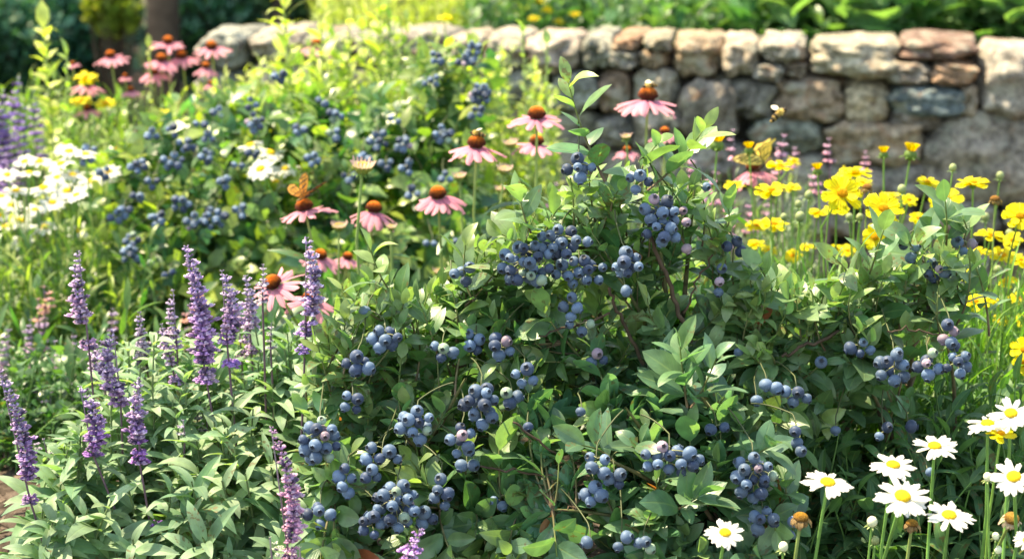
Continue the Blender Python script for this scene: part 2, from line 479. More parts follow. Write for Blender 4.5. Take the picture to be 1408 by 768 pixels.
def build_chips():
    mb = MB()
    n = 1500
    p = np.zeros((n, 3)); p[:, 0] = rng.uniform(-1.2, -0.35, n); p[:, 1] = rng.uniform(1.7, 3.0, n)
    for i in range(n): p[i, 2] = ground_z(p[i, 0], p[i, 1]) + rng.uniform(0.0, 0.014)
    d = rng.normal(size=(n, 3)); d[:, 2] *= 0.3
    nn = rng.normal(size=(n, 3)) * 0.35 + np.array([0, 0, 1])
    chip = Tpl([(-.5, -.5, -.1), (.5, -.4, -.1), (.4, .5, -.1), (-.45, .45, -.1), (-.4, -.5, .1), (.5, -.45, .12), (.42, .5, .1), (-.5, .42, .1)],
               [[(0, 3, 2, 1), (4, 5, 6, 7), (0, 1, 5, 4), (1, 2, 6, 5), (2, 3, 7, 6), (3, 0, 4, 7)]])
    S = np.stack([rng.uniform(.004, .012, n), rng.uniform(.01, .035, n), rng.uniform(.006, .014, n)], 1)
    b = rng.uniform(0.5, 1.4, (n, 1))
    mb.batch(chip, frames(d, nn), p, S, np.array([0.11, 0.08, 0.062]) * b)
    o = mb.build("bark_mulch", mat_attr("mulch", 0.9, 0, 0.1, 120, 0.4), smooth=False)
    tag(o, "brown bark mulch on the soil beside the sage", "mulch", kind="stuff")
build_chips()

# ------------------------------------------------------------------ dry stone wall
WA = Vector((1.28, 4.42, 0)); WT = Vector((-0.9874, 0.158, 0)).normalized(); WN = Vector((0, 0, 1)).cross(WT).normalized()
if WN.y > 0: WN = -WN                      # faces the camera
WT = -WT                                   # runs to the right
def wall_sz(px, py):
    d = ray(px, py); o = Vector((0, 0, CAM_H))
    t = (WA - o).dot(WN) / d.dot(WN)
    p = o + d * t
    return (p - WA).dot(WT), p.z
STONES = [  # pixel box of each stone face and its own colour
 (722,47,796,99,(.40,.33,.29)),(797,46,842,98,(.27,.28,.25)),(843,45,882,69,(.34,.20,.13)),(842,70,879,96,(.24,.23,.21)),(883,46,921,71,(.33,.29,.22)),
 (880,72,919,96,(.38,.28,.20)),(922,47,990,108,(.33,.25,.18)),(990,48,1044,108,(.38,.32,.26)),(1045,47,1110,87,(.36,.34,.30)),(1034,88,1079,111,(.24,.24,.23)),
 (1080,88,1111,109,(.28,.22,.17)),(1111,44,1237,108,(.37,.34,.27)),(1239,48,1346,86,(.20,.13,.11)),(1212,87,1280,116,(.27,.24,.21)),(1281,87,1344,118,(.38,.24,.16)),
 (1345,47,1452,176,(.36,.33,.30)),(822,97,868,160,(.34,.24,.19)),(868,97,930,150,(.40,.36,.31)),(930,110,1012,196,(.26,.23,.21)),(1001,111,1066,163,(.19,.18,.17)),
 (1065,109,1160,166,(.32,.24,.18)),(1159,115,1223,172,(.42,.35,.25)),(1225,117,1330,160,(.15,.20,.22)),(1320,119,1346,164,(.34,.28,.22)),(1219,152,1292,180,(.29,.25,.22)),
 (1030,161,1131,210,(.26,.29,.26)),(1131,168,1268,226,(.38,.29,.21)),(1266,162,1460,276,(.33,.29,.26)),(752,100,820,152,(.25,.27,.25)),(820,161,870,204,(.24,.23,.22)),
 (868,151,930,202,(.37,.34,.30)),(928,198,1030,252,(.27,.25,.24)),(1031,211,1140,264,(.33,.30,.27)),(1140,227,1266,284,(.30,.27,.25)),(820,205,928,262,(.30,.27,.24)),
 (722,100,752,150,(.3,.28,.26)),(722,151,820,204,(.28,.27,.24)),(722,205,819,262,(.33,.3,.27)),(1266,277,1380,335,(.30,.28,.26)),(1380,277,1470,335,(.28,.25,.22)),
 (1452,44,1560,110,(.33,.3,.26)),(1460,111,1560,190,(.3,.26,.22)),(1460,191,1560,276,(.32,.28,.25)),(1470,277,1560,360,(.3,.28,.25)),
]
def stone_mesh(sx, sz, dy, c, seed):
    n = 19
    V = []; idx = {}
    F = []
    ex = 0.34 + 0.12 * R.random()
    def vid(a):
        if a in idx: return idx[a]
        q = Vector(a) / (n - 1) * 2 - Vector((1, 1, 1))
        # superellipsoid from the cube
        p = Vector((q.x, q.y, q.z)); l = (abs(p.x) ** 5 + abs(p.y) ** 5 + abs(p.z) ** 5) ** 0.2
        p = p * ((1 - ex * 0.6) + ex * 0.6 / max(l, .5) ) if False else p / max(1e-6, (abs(p.x) ** 3.8 + abs(p.y) ** 3.8 + abs(p.z) ** 3.8) ** (1 / 3.8))
        off = Vector((seed * 3.7, seed * 1.3, seed * 2.1))
        k = noise.noise(p * 1.2 + off) * 0.20 + noise.noise(p * 2.6 + off) * 0.13 + abs(noise.noise(p * 2.8 + off)) * 0.09 - .02 + noise.noise(p * 9 + off) * .03
        p = p * (1 + k)
        # broken facets
        p.x *= sx / 2; p.y *= dy / 2; p.z *= sz / 2
        if dy > .3: p.z = sz * .46 + (p.z - sz * .46) * .22 if p.z > sz * .46 else p.z
        idx[a] = len(V); V.append(p); return idx[a]
    for i in range(n - 1):
        for j in range(n - 1):
            for ax in range(3):
                for s in (0, n - 1):
                    def mk(u, v):
                        a = [0, 0, 0]; a[ax] = s; a[(ax + 1) % 3] = u; a[(ax + 2) % 3] = v; return tuple(a)
                    q = [vid(mk(i, j)), vid(mk(i + 1, j)), vid(mk(i + 1, j + 1)), vid(mk(i, j + 1))]
                    F.append(q if s else q[::-1])
    return V, F
def build_wall():
    w = thing("stone_wall", WA.copy(), "low dry stone wall of mixed grey and brown stones behind the flowers", "wall")
    stones = list(STONES)
    # plain rows for the rest of the wall, to the left and below
    def zpx(x, z):   # pixel row of height z on the wall face at column x
        lo, hi = 0, 700
        for _ in range(24):
            mid = (lo + hi) / 2
            if wall_sz(x, mid)[1] > z: lo = mid
            else: hi = mid
        return lo
    rnd = random.Random(5)
    pal = [(.36, .33, .29), (.27, .26, .24), (.34, .27, .2), (.4, .34, .28), (.3, .24, .19), (.24, .26, .25)]
    x = 268
    while x < 715:
        ww = rnd.uniform(45, 85); x1 = min(x + ww, 722)
        if 722 - x1 < 30: x1 = 722
        y = 43 + 4 * (x - 268) / 450
        for hh in (48, 52, 55, 60):
            hh *= rnd.uniform(.8, 1.15); stones.append((x, y, x1, y + hh, rnd.choice(pal))); y += hh
        x = x1
    y0s = 262
    for row in range(3):
        x = 722 + rnd.uniform(-20, 0) 
        while x < 1266 + (row > 0) * 300:
            x1 = x + rnd.uniform(60, 120)
            yb = y0s + row * 62 + (22 if x > 1100 else 0)
            stones.append((x, yb, x1, yb + 61, rnd.choice(pal))); x = x1
    a = math.atan2(WT.y, WT.x)
    for k, (x0, y0, x1, y1, c) in enumerate(stones):
        s0, zb = wall_sz(x0, y1); s1, _ = wall_sz(x1, y1); _, zt = wall_sz((x0 + x1) / 2, y0)
        if zt < -0.2: continue
        zt = min(zt, 0.65)
        if y0 < 52: zt = 0.652 + R.uniform(-.004, .003)
        sx = (s1 - s0) * 1.0; sz = (zt - zb) * 1.01
        top = y0 < 52
        dy = 0.33 if top else 0.2
        V, F = stone_mesh(sx, sz, dy, c, k + 1)
        mb = MB()
        mb.add([tuple(v) for v in V], [F], (np.array(c) + (np.array(c) - np.mean(c)) * -.12) * (.92, .87, .80))
        me = mb.mesh("stone", M_STONE)
        pos = WA + WT * ((s0 + s1) / 2) + Vector((0, 0, (zt + zb) / 2)) - WN * (dy / 2 - 0.035 * R.random())
        mw = Matrix.Translation(pos) @ Matrix.Rotation(a, 4, 'Z') @ Matrix.Rotation(0 if top else R.uniform(-.07, .07), 4, 'Y') @ Matrix.Rotation(R.uniform(-.08, .08), 4, 'Z')
        link("stone", me, w, mw)
    # packed earth and rubble core behind the joints
    V = []; n = 40
    sL = wall_sz(272, 60)[0]
    for i in range(n):
        s = sL + 0.03 + (2.2 - sL) * i / (n - 1)
        for (dn, z) in ((-0.10, -0.25), (-0.10, 0.57), (-0.12, 0.60), (-0.28, 0.60), (-0.32, 0.57), (-0.32, -0.25)):
            p = WA + WT * s + WN * (dn + 0.012 * noise.noise(Vector((s * 9, z * 5, dn)))); V.append((p.x, p.y, z))
    F = list(map(tuple, grid_faces(6, n))) 
    mb = MB(); mb.add(V, [F], (.06, .05, .04))
    mb.add([V[0], V[1], V[4], V[5]], [[(0, 1, 2, 3)]], (.06, .05, .04))
    mb.build("rubble_core", M_TRUNK, w)
build_wall()

# ------------------------------------------------------------------ leafy shoots
class Leaves:
    def __init__(s): s.p = []; s.d = []; s.n = []; s.s = []; s.c = []
    def add(s, p, d, n, size, c): s.p.append(p); s.d.append(d); s.n.append(n); s.s.append(size); s.c.append(c)
    def extend(s, P_, D, N, S, C): s.p.extend(P_); s.d.extend(D); s.n.extend(N); s.s.extend(S); s.c.extend(C)
    def build(s, name, mat, parent, tpls, mask=None, wob=0.28):
        if not s.p: return None
        p = np.array(s.p); d = norm(np.array(s.d)); n = np.array(s.n); sz = np.array(s.s); c = np.array(s.c)
        if mask is not None:
            k = mask(p + d * sz[:, None] * 0.5, sz)
            p, d, n, sz, c = p[k], d[k], n[k], sz[k], c[k]
        n = n + rng.normal(size=n.shape) * wob
        Rm = frames(d, n)
        mb = MB(); which = rng.integers(0, len(tpls), len(p))
        S3 = np.stack([sz * rng.uniform(0.85, 1.15, len(sz)), sz, sz], 1)
        for i, t in enumerate(tpls):
            k = which == i
            mb.batch(t, Rm[k], p[k], S3[k], c[k])
        return mb.build(name, mat, parent)

def leafy(L, pts, nleaf, size, colf, t0=0.25, mode='alt', spread=55, up=0.35, tipleaf=True, sizef=None):
    """leaves along a twig: alternate or opposite pairs, blades turned up to the light"""
    pts = np.asarray(pts); n = len(pts)
    a0 = R.uniform(0, 6.28)
    for i in range(nleaf):
        t = t0 + (1 - t0) * (i + 0.3) / nleaf
        f = t * (n - 1); j = min(n - 2, int(f)); p = pts[j] + (pts[j + 1] - pts[j]) * (f - j)
        ax = pts[j + 1] - pts[j]; ax = ax / (np.linalg.norm(ax) + 1e-9)
        s1 = np.cross(ax, (0.1, 0.2, 1.0)); 
        if np.linalg.norm(s1) < 0.2: s1 = np.cross(ax, (1, 0, 0.1))
        s1 = s1 / np.linalg.norm(s1); s2 = np.cross(s1, ax)
        angs = [a0 + i * 2.4] if mode == 'alt' else [a0 + (i % 2) * 1.57, a0 + (i % 2) * 1.57 + 3.14]
        for an in angs:
            an += R.uniform(-.25, .25)
            rad = s1 * math.cos(an) + s2 * math.sin(an)
            sp = math.radians(spread * R.uniform(.75, 1.2) * (1.1 - 0.45 * t))
            d = ax * math.cos(sp) + rad * math.sin(sp) + np.array((0, 0, up * 0.35))
            nn = ax * math.sin(sp) - rad * math.cos(sp) + np.array((0, 0, up * 2.2))
            sz = size * R.uniform(.55, 1.18) * ((0.75 + 0.5 * math.sin(math.pi * min(1, t * 0.9 + .1))) if sizef is None else sizef(t))
            L.add(p + rad * 0.001, d, nn, sz, colf(t))
    if tipleaf:
        ax = pts[-1] - pts[-2]
        L.add(pts[-1], ax, np.cross(ax, (1, .3, 0)) + np.array((0, -.3, .4)), size * .7, colf(1))

def mixc(a, b, t): return np.array(a) * (1 - t) + np.array(b) * t

# blueberry fruit
def berry_tpl(nu=14, nv=10):
    mb = MB()
    V = []; C = []
    prof = []
    for j in range(nv):
        th = math.pi * j / (nv - 1) * 0.9
        prof.append((math.sin(th) * (1.0), -math.cos(th) * 0.90, 1.0))
    r0 = prof[-1]
    # crown at the far end (+z): raised lip round a dark dimple
    prof += [(0.38, 0.92, 0.85), (0.47, 1.05, 0.8), (0.38, 1.06, 0.4), (0.25, 0.88, 0.12), (0.01, 0.84, 0.10)]
    for j, (r, z, c) in enumerate(prof):
        for i in range(nu):
            a = 2 * math.pi * i / nu
            rr = max(r, 0.01)
            if j in (nv + 1, nv + 2): rr *= 1.0 + 0.18 * math.cos(5 * a)
            V.append((rr * math.cos(a), rr * math.sin(a), z)); C.append((c, c, c))
    mb.add(V, [grid_faces(nu, len(prof), True)], C)
    return mb
BERRY = [berry_tpl().mesh("blueberry", m) for m in M_BERRY]
BERRY_FAR = [berry_tpl(9, 6).mesh("blueberry", m) for m in M_BERRY]

def berry_cluster(bushobj, c, rx, rz, n, nodes, r=0.0069, far=False, unripe=0.06, dark=0.25):
    c = np.array(c); ry = min(rx, rz) * 0.75
    pos = []; tries = 0; md = 1.9 * r
    while len(pos) < n and tries < 4000:
        tries += 1
        q = rng.normal(size=3); q = q / np.linalg.norm(q) * rng.uniform(0, 1) ** 0.4
        p = c + q * np.array((rx, ry, rz))
        if all(np.linalg.norm(p - o) > md * (1 if tries < 2500 else 0.9) for o in pos): pos.append(p)
    mb = MB()
    top = c + np.array((0, 0.012, rz + 0.004))
    if nodes is not None and len(nodes):
        up = top + np.array((R.uniform(-.01, .01), .026, .004))
        k = np.argmin(np.linalg.norm(nodes - up, axis=1) + 4 * np.maximum(0, top[2] + .01 - nodes[:, 2])); nd = nodes[k]
        if np.linalg.norm(nd - up) > .04: nd = up + (nd - up) * .04 / np.linalg.norm(nd - up)
        tube(mb, np.concatenate([bez(nd, (nd + up) / 2 + np.array((0, .01, .0)), (top * .6 + up * .4), 7), bez(top * .6 + up * .4, top, c, 6)[1:]]), [0.0010, 0.0008], (.07, .085, .035), 5)
    for p in pos:
        a = c + np.array((0, 0, (p[2] - c[2]) * .6 + rz * .35))
        tube(mb, bez(a, (a + p) / 2 + np.array((0, 0, .003)), p, 4), [0.0006], (.25, .25, .12), 4)
    cl = mb.build("berry_cluster", M_STEM, bushobj)
    for p in pos:
        out = (p - c) / np.array((rx, ry, rz)); out = out / (np.linalg.norm(out) + 1e-6)
        d = Vector(out) * 0.8 + Vector((R.uniform(-.5, .5), -0.75 + R.uniform(-.4, .3), -0.35 + R.uniform(-.4, .4)))
        u = R.random(); k = 0 if u > unripe + dark else (1 if u > unripe else (2 if u > unripe * .45 else 3))
        rr = r * R.uniform(.76, 1.16) * (0.88 if k > 1 else 1)
        mw = Matrix.Translation(p) @ d.to_track_quat('Z', 'Y').to_matrix().to_4x4() @ Matrix.Diagonal((rr, rr, rr * .93, 1))
        link("blueberry", (BERRY_FAR if far else BERRY)[k], cl, mw)

def blueberry_bush(label, group, base, branches, sampler, ntwig, clusters, leaf=0.036, leafn=10, key=(), cols=None, far=False,
                   blen=0.17, r=0.0072, unripe=.10, bare=(), crest=(), mat=None, wood=(.13, .085, .06), branch_r=.005):
    bx, by = base; g = ground_z(bx, by)
    root = thing("blueberry_bush", (bx, by, g), label, "bush", group)
    bn = []
    for (px, py, Y) in branches:
        tip = np.array(P(px, py, Y)); b0 = np.array((bx + R.uniform(-.06, .06), by + R.uniform(-.05, .05), g - 0.02))
        mid = b0 * .45 + tip * .55 + np.array((R.uniform(-.05, .05) - (tip[0] - bx) * .25, R.uniform(-.03, .05), 0.05))
        bn.append(bez(b0, mid, tip, 14))
    allnodes = np.concatenate([b[4:] for b in bn])
    owner = np.concatenate([[i] * len(b[4:]) for i, b in enumerate(bn)])
    LV = [Leaves() for _ in bn]; WD = [MB() for _ in bn]
    for i, b in enumerate(bn):
        wc = np.array(wood) * R.uniform(.7, 1.25)
        tube(WD[i], b, [branch_r * R.uniform(.8, 1.1), branch_r * .62, branch_r * .25], [wc, wc * 1.1, (.14, .15, .06)], 7)
    young, mature, blue = cols or ((.34, .41, .13), (.068, .17, .066), (.14, .24, .14))
    tw_nodes = []
    def twig(tip, start=None, n=leafn, size=leaf, ln=blen, tone=None):
        tip = np.array(tip)
        low = tip - np.array((0, 0, .06))
        k = np.argmin(np.linalg.norm(allnodes - low, axis=1)) if start is None else None
        st = allnodes[k] if start is None else np.array(start)
        i = owner[k] if start is None else owner[np.argmin(np.linalg.norm(allnodes - st, axis=1))]
        d = tip - st; L_ = np.linalg.norm(d)
        mid = st * .5 + tip * .5 + np.array((R.uniform(-.02, .02), R.uniform(-.02, .02), -0.12 * L_ + R.uniform(-.01, .02)))
        pts = bez(st, mid, tip, 9)
        rt = min(.0022, .0011 + L_ * .005)
        tube(WD[i], pts, [rt, .0008], [np.array(wood) * 1.3, (.14, .2, .06)], 5)
        tn = R.random() if tone is None else tone
        tb = R.random()
        def cf(t):
            y = max(0, t - .35) * 1.1 * tn + R.uniform(-.12, .18)
            c = mixc(mature, blue, min(1, max(0, tb + R.uniform(-.3, .3))))
            c = mixc(c, young, min(1, max(0, y)))
            if not far and R.random() < .003: c = np.array((.38, .10, .05))
            return c * R.uniform(.75, 1.25)
        t0 = max(.12, 1 - ln / max(L_, .01))
        leafy(LV[i], pts, n, size * (1 if tone else R.uniform(.8, 1.12)), cf, t0=t0, spread=62)
        tw_nodes.append(pts[5])
    for _ in range(ntwig): twig(sampler())
    segs = []
    for (pl, Yb, rb) in bare:
        pts = np.array([tuple(P(x, y, Yb + .01 * q)) for q, (x, y) in enumerate(pl)])
        pts = bez(pts[0], pts[1], pts[2], 14); pts[1:-1] += rng.normal(size=(12, 3)) * .0016
        tube(WD[0], pts, [rb * .65, rb * .9], [np.array(wood) * .55, np.array(wood) * .8], 7)
        X, Y_ = proj(pts); segs += [(x, y, Yb) for x, y in zip(X, Y_)]
    for (x0, x1, st) in crest:
        x = x0
        while x < x1:
            ty = np.interp(x, *TOP); yy = yf(ty) + R.uniform(-.02, .06)
            twig(P(x, ty + R.uniform(-8, 26), yy), P(x + R.uniform(-30, 30), ty + R.uniform(75, 110), yy + .02), R.randint(6, 9), leaf * R.uniform(.8, 1.05), blen * .8, R.uniform(.3, 1))
            x += st * R.uniform(.6, 1.4)
    for kx in key: twig(P(kx[0][0], kx[0][1] + 22, kx[0][2]), P(*kx[1]), kx[2], kx[3] * 1.28, blen, kx[4])
    cl = [(px, py, max(w_, 6), max(h_, 6), Y) for (px, py, w_, h_, n, Y) in clusters]
    def mask(q, sz):
        x, y = proj(q); keep = np.ones(len(q), bool)
        for (cx, cy, w_, h_, Y) in cl:
            pad = 5 if not far else 2
            e = ((x - cx) / (w_ + pad)) ** 2 + ((y - cy) / (h_ + pad)) ** 2
            keep &= ~((e < 1) & (q[:, 1] < Y + .03))
        for (cx, cy, Y) in segs:
            keep &= ~((((x - cx) ** 2 + (y - cy) ** 2) < 24 ** 2) & (q[:, 1] < Y + .01))
        # fruit trusses hang on the outside: few leaves over them
        return keep | (rng.random(len(q)) < .06)
    for i in range(len(bn)):
        bo = WD[i].build("branch", M_WOOD, root)
        LV[i].build("leaves", mat or M_LEAF, bo, LEAF_EB if far else LEAF_E, mask)
    nodes = np.array(tw_nodes + list(allnodes))
    for (px, py, w_, h_, n, Y) in clusters:
        berry_cluster(root, P(px, py, Y), w_ * Y / FPX, h_ * Y / FPX, n, nodes, r, far, unripe)
    return root

TOP = ([400, 430, 470, 500, 560, 600, 640, 690, 740, 790, 830, 880, 930, 960, 985, 1010, 1045, 1090, 1140, 1190, 1230, 1290, 1335, 1360, 1380],
       [540, 470, 430, 385, 420, 405, 350, 325, 300, 245, 240, 255, 255, 240, 310, 350, 385, 400, 385, 365, 365, 335, 345, 430, 560])
def yf(py): return float(np.interp(py, [230, 500, 790], [2.03, 1.95, 1.80]))
def sampler(x0, x1, bottom=800, dy=0.0, ymax=None, top_add=12, depth=.13):
    def f():
        while True:
            px = R.uniform(x0, x1); t = np.interp(px, *TOP) + top_add
            py = R.uniform(t, bottom)
            if ymax and py > ymax(px): continue
            return P(px, py, yf(py) + dy + abs(R.gauss(0, depth)) - .01)
    return f

# clusters: px, py, half width, half height (photo pixels), berries, distance
C_LEFT = [(530,465,28,14,9,1.93),(490,502,20,18,9,1.9),(485,553,14,13,7,1.88),(440,607,26,33,26,1.86),(573,585,25,22,13,1.86),(608,480,20,12,5,1.93),
          (661,558,24,30,17,1.86),(634,608,18,24,10,1.85),(704,546,14,10,4,1.9),(721,518,14,14,6,1.9),(725,582,6,6,2,1.88),(478,660,16,20,9,1.84),
          (525,625,26,14,8,1.85),(515,652,14,20,8,1.84),(545,695,32,34,26,1.82),(512,722,16,18,9,1.81),(606,676,14,26,9,1.83),(440,707,20,18,12,1.82),
          (688,692,12,12,4,1.86),(655,468,18,14,5,1.95),(585,715,12,16,5,1.84),(505,428,10,8,3,1.97),(620,380,12,10,0,1.97),(642,640,10,10,3,1.86)]
C_MID = [(795,230,19,15,9,1.99),(882,250,17,16,8,1.97),(905,290,26,18,12,1.97),(912,320,24,18,13,1.96),(937,300,12,16,6,1.98),(861,366,20,20,8,1.93),(723,362,38,28,22,1.95),
         (772,334,38,20,14,1.96),(728,382,20,10,6,1.94),(797,374,36,18,16,1.97),(787,421,14,16,6,1.94),(798,450,20,10,5,1.95),(820,491,14,10,4,1.94),
         (690,478,14,12,5,1.93),(990,384,12,20,9,1.98),(1010,341,14,10,6,2.0),(965,258,8,6,2,2.02),(1015,485,14,8,4,1.96),(678,466,10,10,3,1.94),(860,400,8,10,3,1.95),(942,340,6,6,1,2.0),
         (638,376,18,14,7,1.97)]
C_LOW = [(921,632,46,22,22,1.78),(820,640,18,18,9,1.80),(818,680,16,16,8,1.80),(845,655,12,14,4,1.80),(1036,655,28,34,24,1.80),(1050,716,20,16,9,1.79),(885,750,14,14,6,1.77),
         (800,565,14,10,5,1.86),(985,586,14,8,4,1.86),(855,745,12,10,3,1.77),(1096,598,7,16,3,1.85),(1100,620,6,6,2,1.84),(1092,728,8,14,4,1.80),(812,745,10,12,4,1.78)]
C_RIGHT = [(1230,504,24,22,15,1.92),(1277,502,16,20,9,1.91),(1308,462,14,22,9,1.92),(1316,500,18,16,9,1.9),(1180,476,22,12,7,1.95),(1252,343,14,12,6,2.02),(1285,372,16,16,8,2.0),
           (1328,337,20,10,6,2.02),(1130,500,6,6,1,1.95),(1096,542,22,12,9,1.90),(1055,530,14,10,4,1.9),(1215,593,10,10,4,1.92),(1276,649,6,6,1,1.88),(1250,588,8,8,2,1.93),(1040,545,10,8,2,1.9),(1150,590,10,8,2,1.93)]
GRP = "blueberry bushes at the front of the bed"
blueberry_bush("large leafy blueberry bush loaded with hanging fruit right of the sage", GRP, (-0.14, 2.05),
    [(470, 520, 1.95), (520, 430, 2.02), (560, 600, 1.90), (640, 420, 2.02), (700, 560, 1.93), (640, 520, 1.9), (450, 660, 1.85), (600, 690, 1.85), (720, 690, 1.86)],
    sampler(420, 740, 800), 225, C_LEFT, leaf=.037, crest=[(430, 700, 11)],
    key=[((510, 322, 1.97), (560, 420, 2.0), 9, .033, .9), ((640, 315, 1.97), (655, 420, 2.0), 8, .036, .8), ((470, 375, 1.98), (530, 440, 2.0), 8, .026, .9), ((545, 400, 1.97), (570, 460, 2.0), 7, .03, .4)])
blueberry_bush("tallest blueberry bush at the centre with brown branches and pale new shoots", GRP, (0.17, 2.12),
    [(905, 330, 2.02), (955, 260, 2.06), (850, 380, 2.0), (800, 300, 2.02), (740, 400, 2.0), (990, 400, 2.04), (830, 270, 2.05), (780, 470, 1.98), (930, 480, 2.0)],
    sampler(640, 1040, 560), 150, C_MID, leaf=.037, crest=[(690, 1040, 11)], branch_r=.0062,
    bare=[([(895, 325), (915, 380), (950, 470)], 1.97, .0034), ([(838, 395), (855, 440), (885, 500)], 1.96, .0028), ([(740, 462), (790, 448), (838, 430)], 1.95, .0017), ([(980, 350), (960, 380), (940, 430)], 1.97, .0015)],
    key=[((782, 92, 2.0), (832, 250, 2.0), 9, .037, .85), ((968, 155, 2.0), (890, 262, 2.0), 11, .034, .9), ((715, 250, 1.96), (730, 320, 1.98), 6, .036, .4),
         ((905, 175, 2.03), (880, 250, 2.03), 7, .032, .6), ((850, 240, 2.0), (840, 290, 2.02), 6, .032, .3), ((1000, 260, 2.0), (975, 330, 2.03), 7, .03, .7), ((690, 300, 1.96), (720, 350, 1.98), 7, .033, .7)])
blueberry_bush("lowest blueberry bush at the front centre with broad bluish leaves", GRP, (0.22, 1.93),
    [(940, 520, 1.88), (860, 560, 1.86), (800, 620, 1.84), (1000, 620, 1.86), (920, 660, 1.82), (760, 700, 1.84), (1060, 700, 1.86), (860, 720, 1.82)],
    sampler(720, 1090, 800, dy=-.02, ymax=None, top_add=215, depth=.10), 150, C_LOW, leaf=.041,
    bare=[([(705, 580), (740, 600), (790, 650)], 1.86, .0018), ([(660, 640), (720, 645), (785, 664)], 1.85, .0018), ([(765, 705), (790, 695), (802, 682)], 1.84, .0012)],
    cols=((.24, .35, .13), (.058, .155, .078), (.125, .235, .165)),
    key=[((935, 455, 1.84), (945, 560, 1.87), 11, .036, .55), ((985, 470, 1.85), (950, 560, 1.87), 8, .033, .3), ((800, 590, 1.82), (850, 640, 1.86), 7, .034, .2), ((1060, 590, 1.84), (1010, 640, 1.86), 9, .036, .3), ((870, 590, 1.8), (900, 610, 1.84), 7, .033, .3),
         ((960, 660, 1.77), (930, 700, 1.8), 8, .038, .3)])
blueberry_bush("blueberry bush at the right reaching into the yellow flowers", GRP, (0.50, 2.16),
    [(1100, 450, 2.03), (1190, 420, 2.05), (1290, 360, 2.05), (1180, 500, 2.0), (1300, 470, 2.0), (1060, 520, 2.0), (1230, 560, 2.0)],
    sampler(1010, 1345, 600, ymax=lambda x: float(np.interp(x, [1010, 1100, 1200, 1270, 1345], [620, 610, 530, 430, 400]))), 115, C_RIGHT, leaf=.037, crest=[(1030, 1345, 11)],
    bare=[([(1075, 490), (1110, 475), (1160, 455)], 1.96, .0026), ([(1220, 455), (1260, 452), (1300, 460)], 1.93, .0013)],
    key=[((1215, 295, 1.98), (1190, 400, 2.02), 6, .038, .25), ((1145, 330, 1.98), (1180, 410, 2.02), 6, .035, .5), ((1300, 255, 2.0), (1300, 340, 2.04), 6, .036, .2), ((1250, 310, 2.0), (1270, 360, 2.04), 5, .036, .2),
         ((1045, 345, 1.98), (1075, 430, 2.0), 8, .034, .5), ((1325, 280, 2.02), (1310, 340, 2.05), 5, .03, .5), ((1085, 385, 1.96), (1105, 440, 2.0), 7, .036, .4)])

# background bushes
TOPB = ([120, 160, 220, 300, 370, 430, 500, 560, 610, 650, 700], [225, 168, 140, 110, 100, 98, 105, 85, 55, 48, 100])
def sampB(x0, x1, bottom, Y0, depth=.25):
    def f():
        px = R.uniform(x0, x1); py = R.uniform(np.interp(px, *TOPB) + 8, bottom)
        return P(px, py, Y0 - (py - 100) * .0011 + abs(R.gauss(0, depth)))
    return f
def sprinkle(pts, Y0, seed):
    r = random.Random(seed); out = []
    for (x, y, n) in pts:
        w_ = 6 + n * .75 * r.uniform(.7, 1.1); out.append((x, y, w_, w_ * r.uniform(.7, 1.0), n, Y0 - .06 - (y - 100) * .0011))
    return out
CB1 = sprinkle([(122,210,8),(190,228,8),(238,222,11),(236,180,5),(208,185,5),(255,200,7),(290,190,4),(278,170,5),(350,168,9),(345,140,5),(300,155,4),(285,215,5),(250,280,13),(295,300,12),(180,330,7),(178,350,8),
                (265,305,8),(145,235,4),(205,365,4),(232,375,5),(160,300,5),(330,228,4),(210,250,5),(190,270,4),(120,120 + 100,3),(215,300,6),(330,290,5),(350,210,4),(170,290,5),(305,250,5)], 3.35, 3)
CB2 = sprinkle([(385,107,5),(460,158,6),(458,185,5),(520,193,9),(555,197,9),(608,185,12),(594,112,8),(650,70,9),(662,130,12),(640,85,6),(560,230,6),(500,330 - 110,5),(610,245,6),(600,80,4),(545,165,5),
                (480,245,5),(655,155,4),(570,265,5),(430,220,5),(410,180,4),(595,335,5),(635,330,4),(440,140,4),(530,225,5)], 3.3, 4)
GRPB = "blurred blueberry bushes in the middle of the bed"
COLB = ((.46, .50, .08), (.035, .14, .05), (.06, .17, .09))
blueberry_bush("blurred sunlit blueberry bush at the left behind the pink coneflowers", GRPB, (-0.85, 3.45),
    [(160, 260, 3.35), (220, 200, 3.4), (300, 170, 3.45), (360, 180, 3.45), (260, 300, 3.3), (340, 300, 3.3), (200, 360, 3.2)],
    sampB(130, 400, 440, 3.35), 330, CB1, leaf=.050, leafn=9, cols=COLB, far=True, blen=.2, r=.0074, unripe=.04, mat=M_LEAFB)
blueberry_bush("blurred tall blueberry bush behind the middle coneflowers", GRPB, (-0.32, 3.4),
    [(440, 200, 3.4), (520, 180, 3.4), (600, 120, 3.4), (650, 100, 3.4), (500, 280, 3.3), (600, 260, 3.3), (450, 330, 3.2)],
    sampB(385, 690, 430, 3.3), 290, CB2, leaf=.050, leafn=9, cols=COLB, far=True, blen=.2, r=.0074, unripe=.04, mat=M_LEAFB)

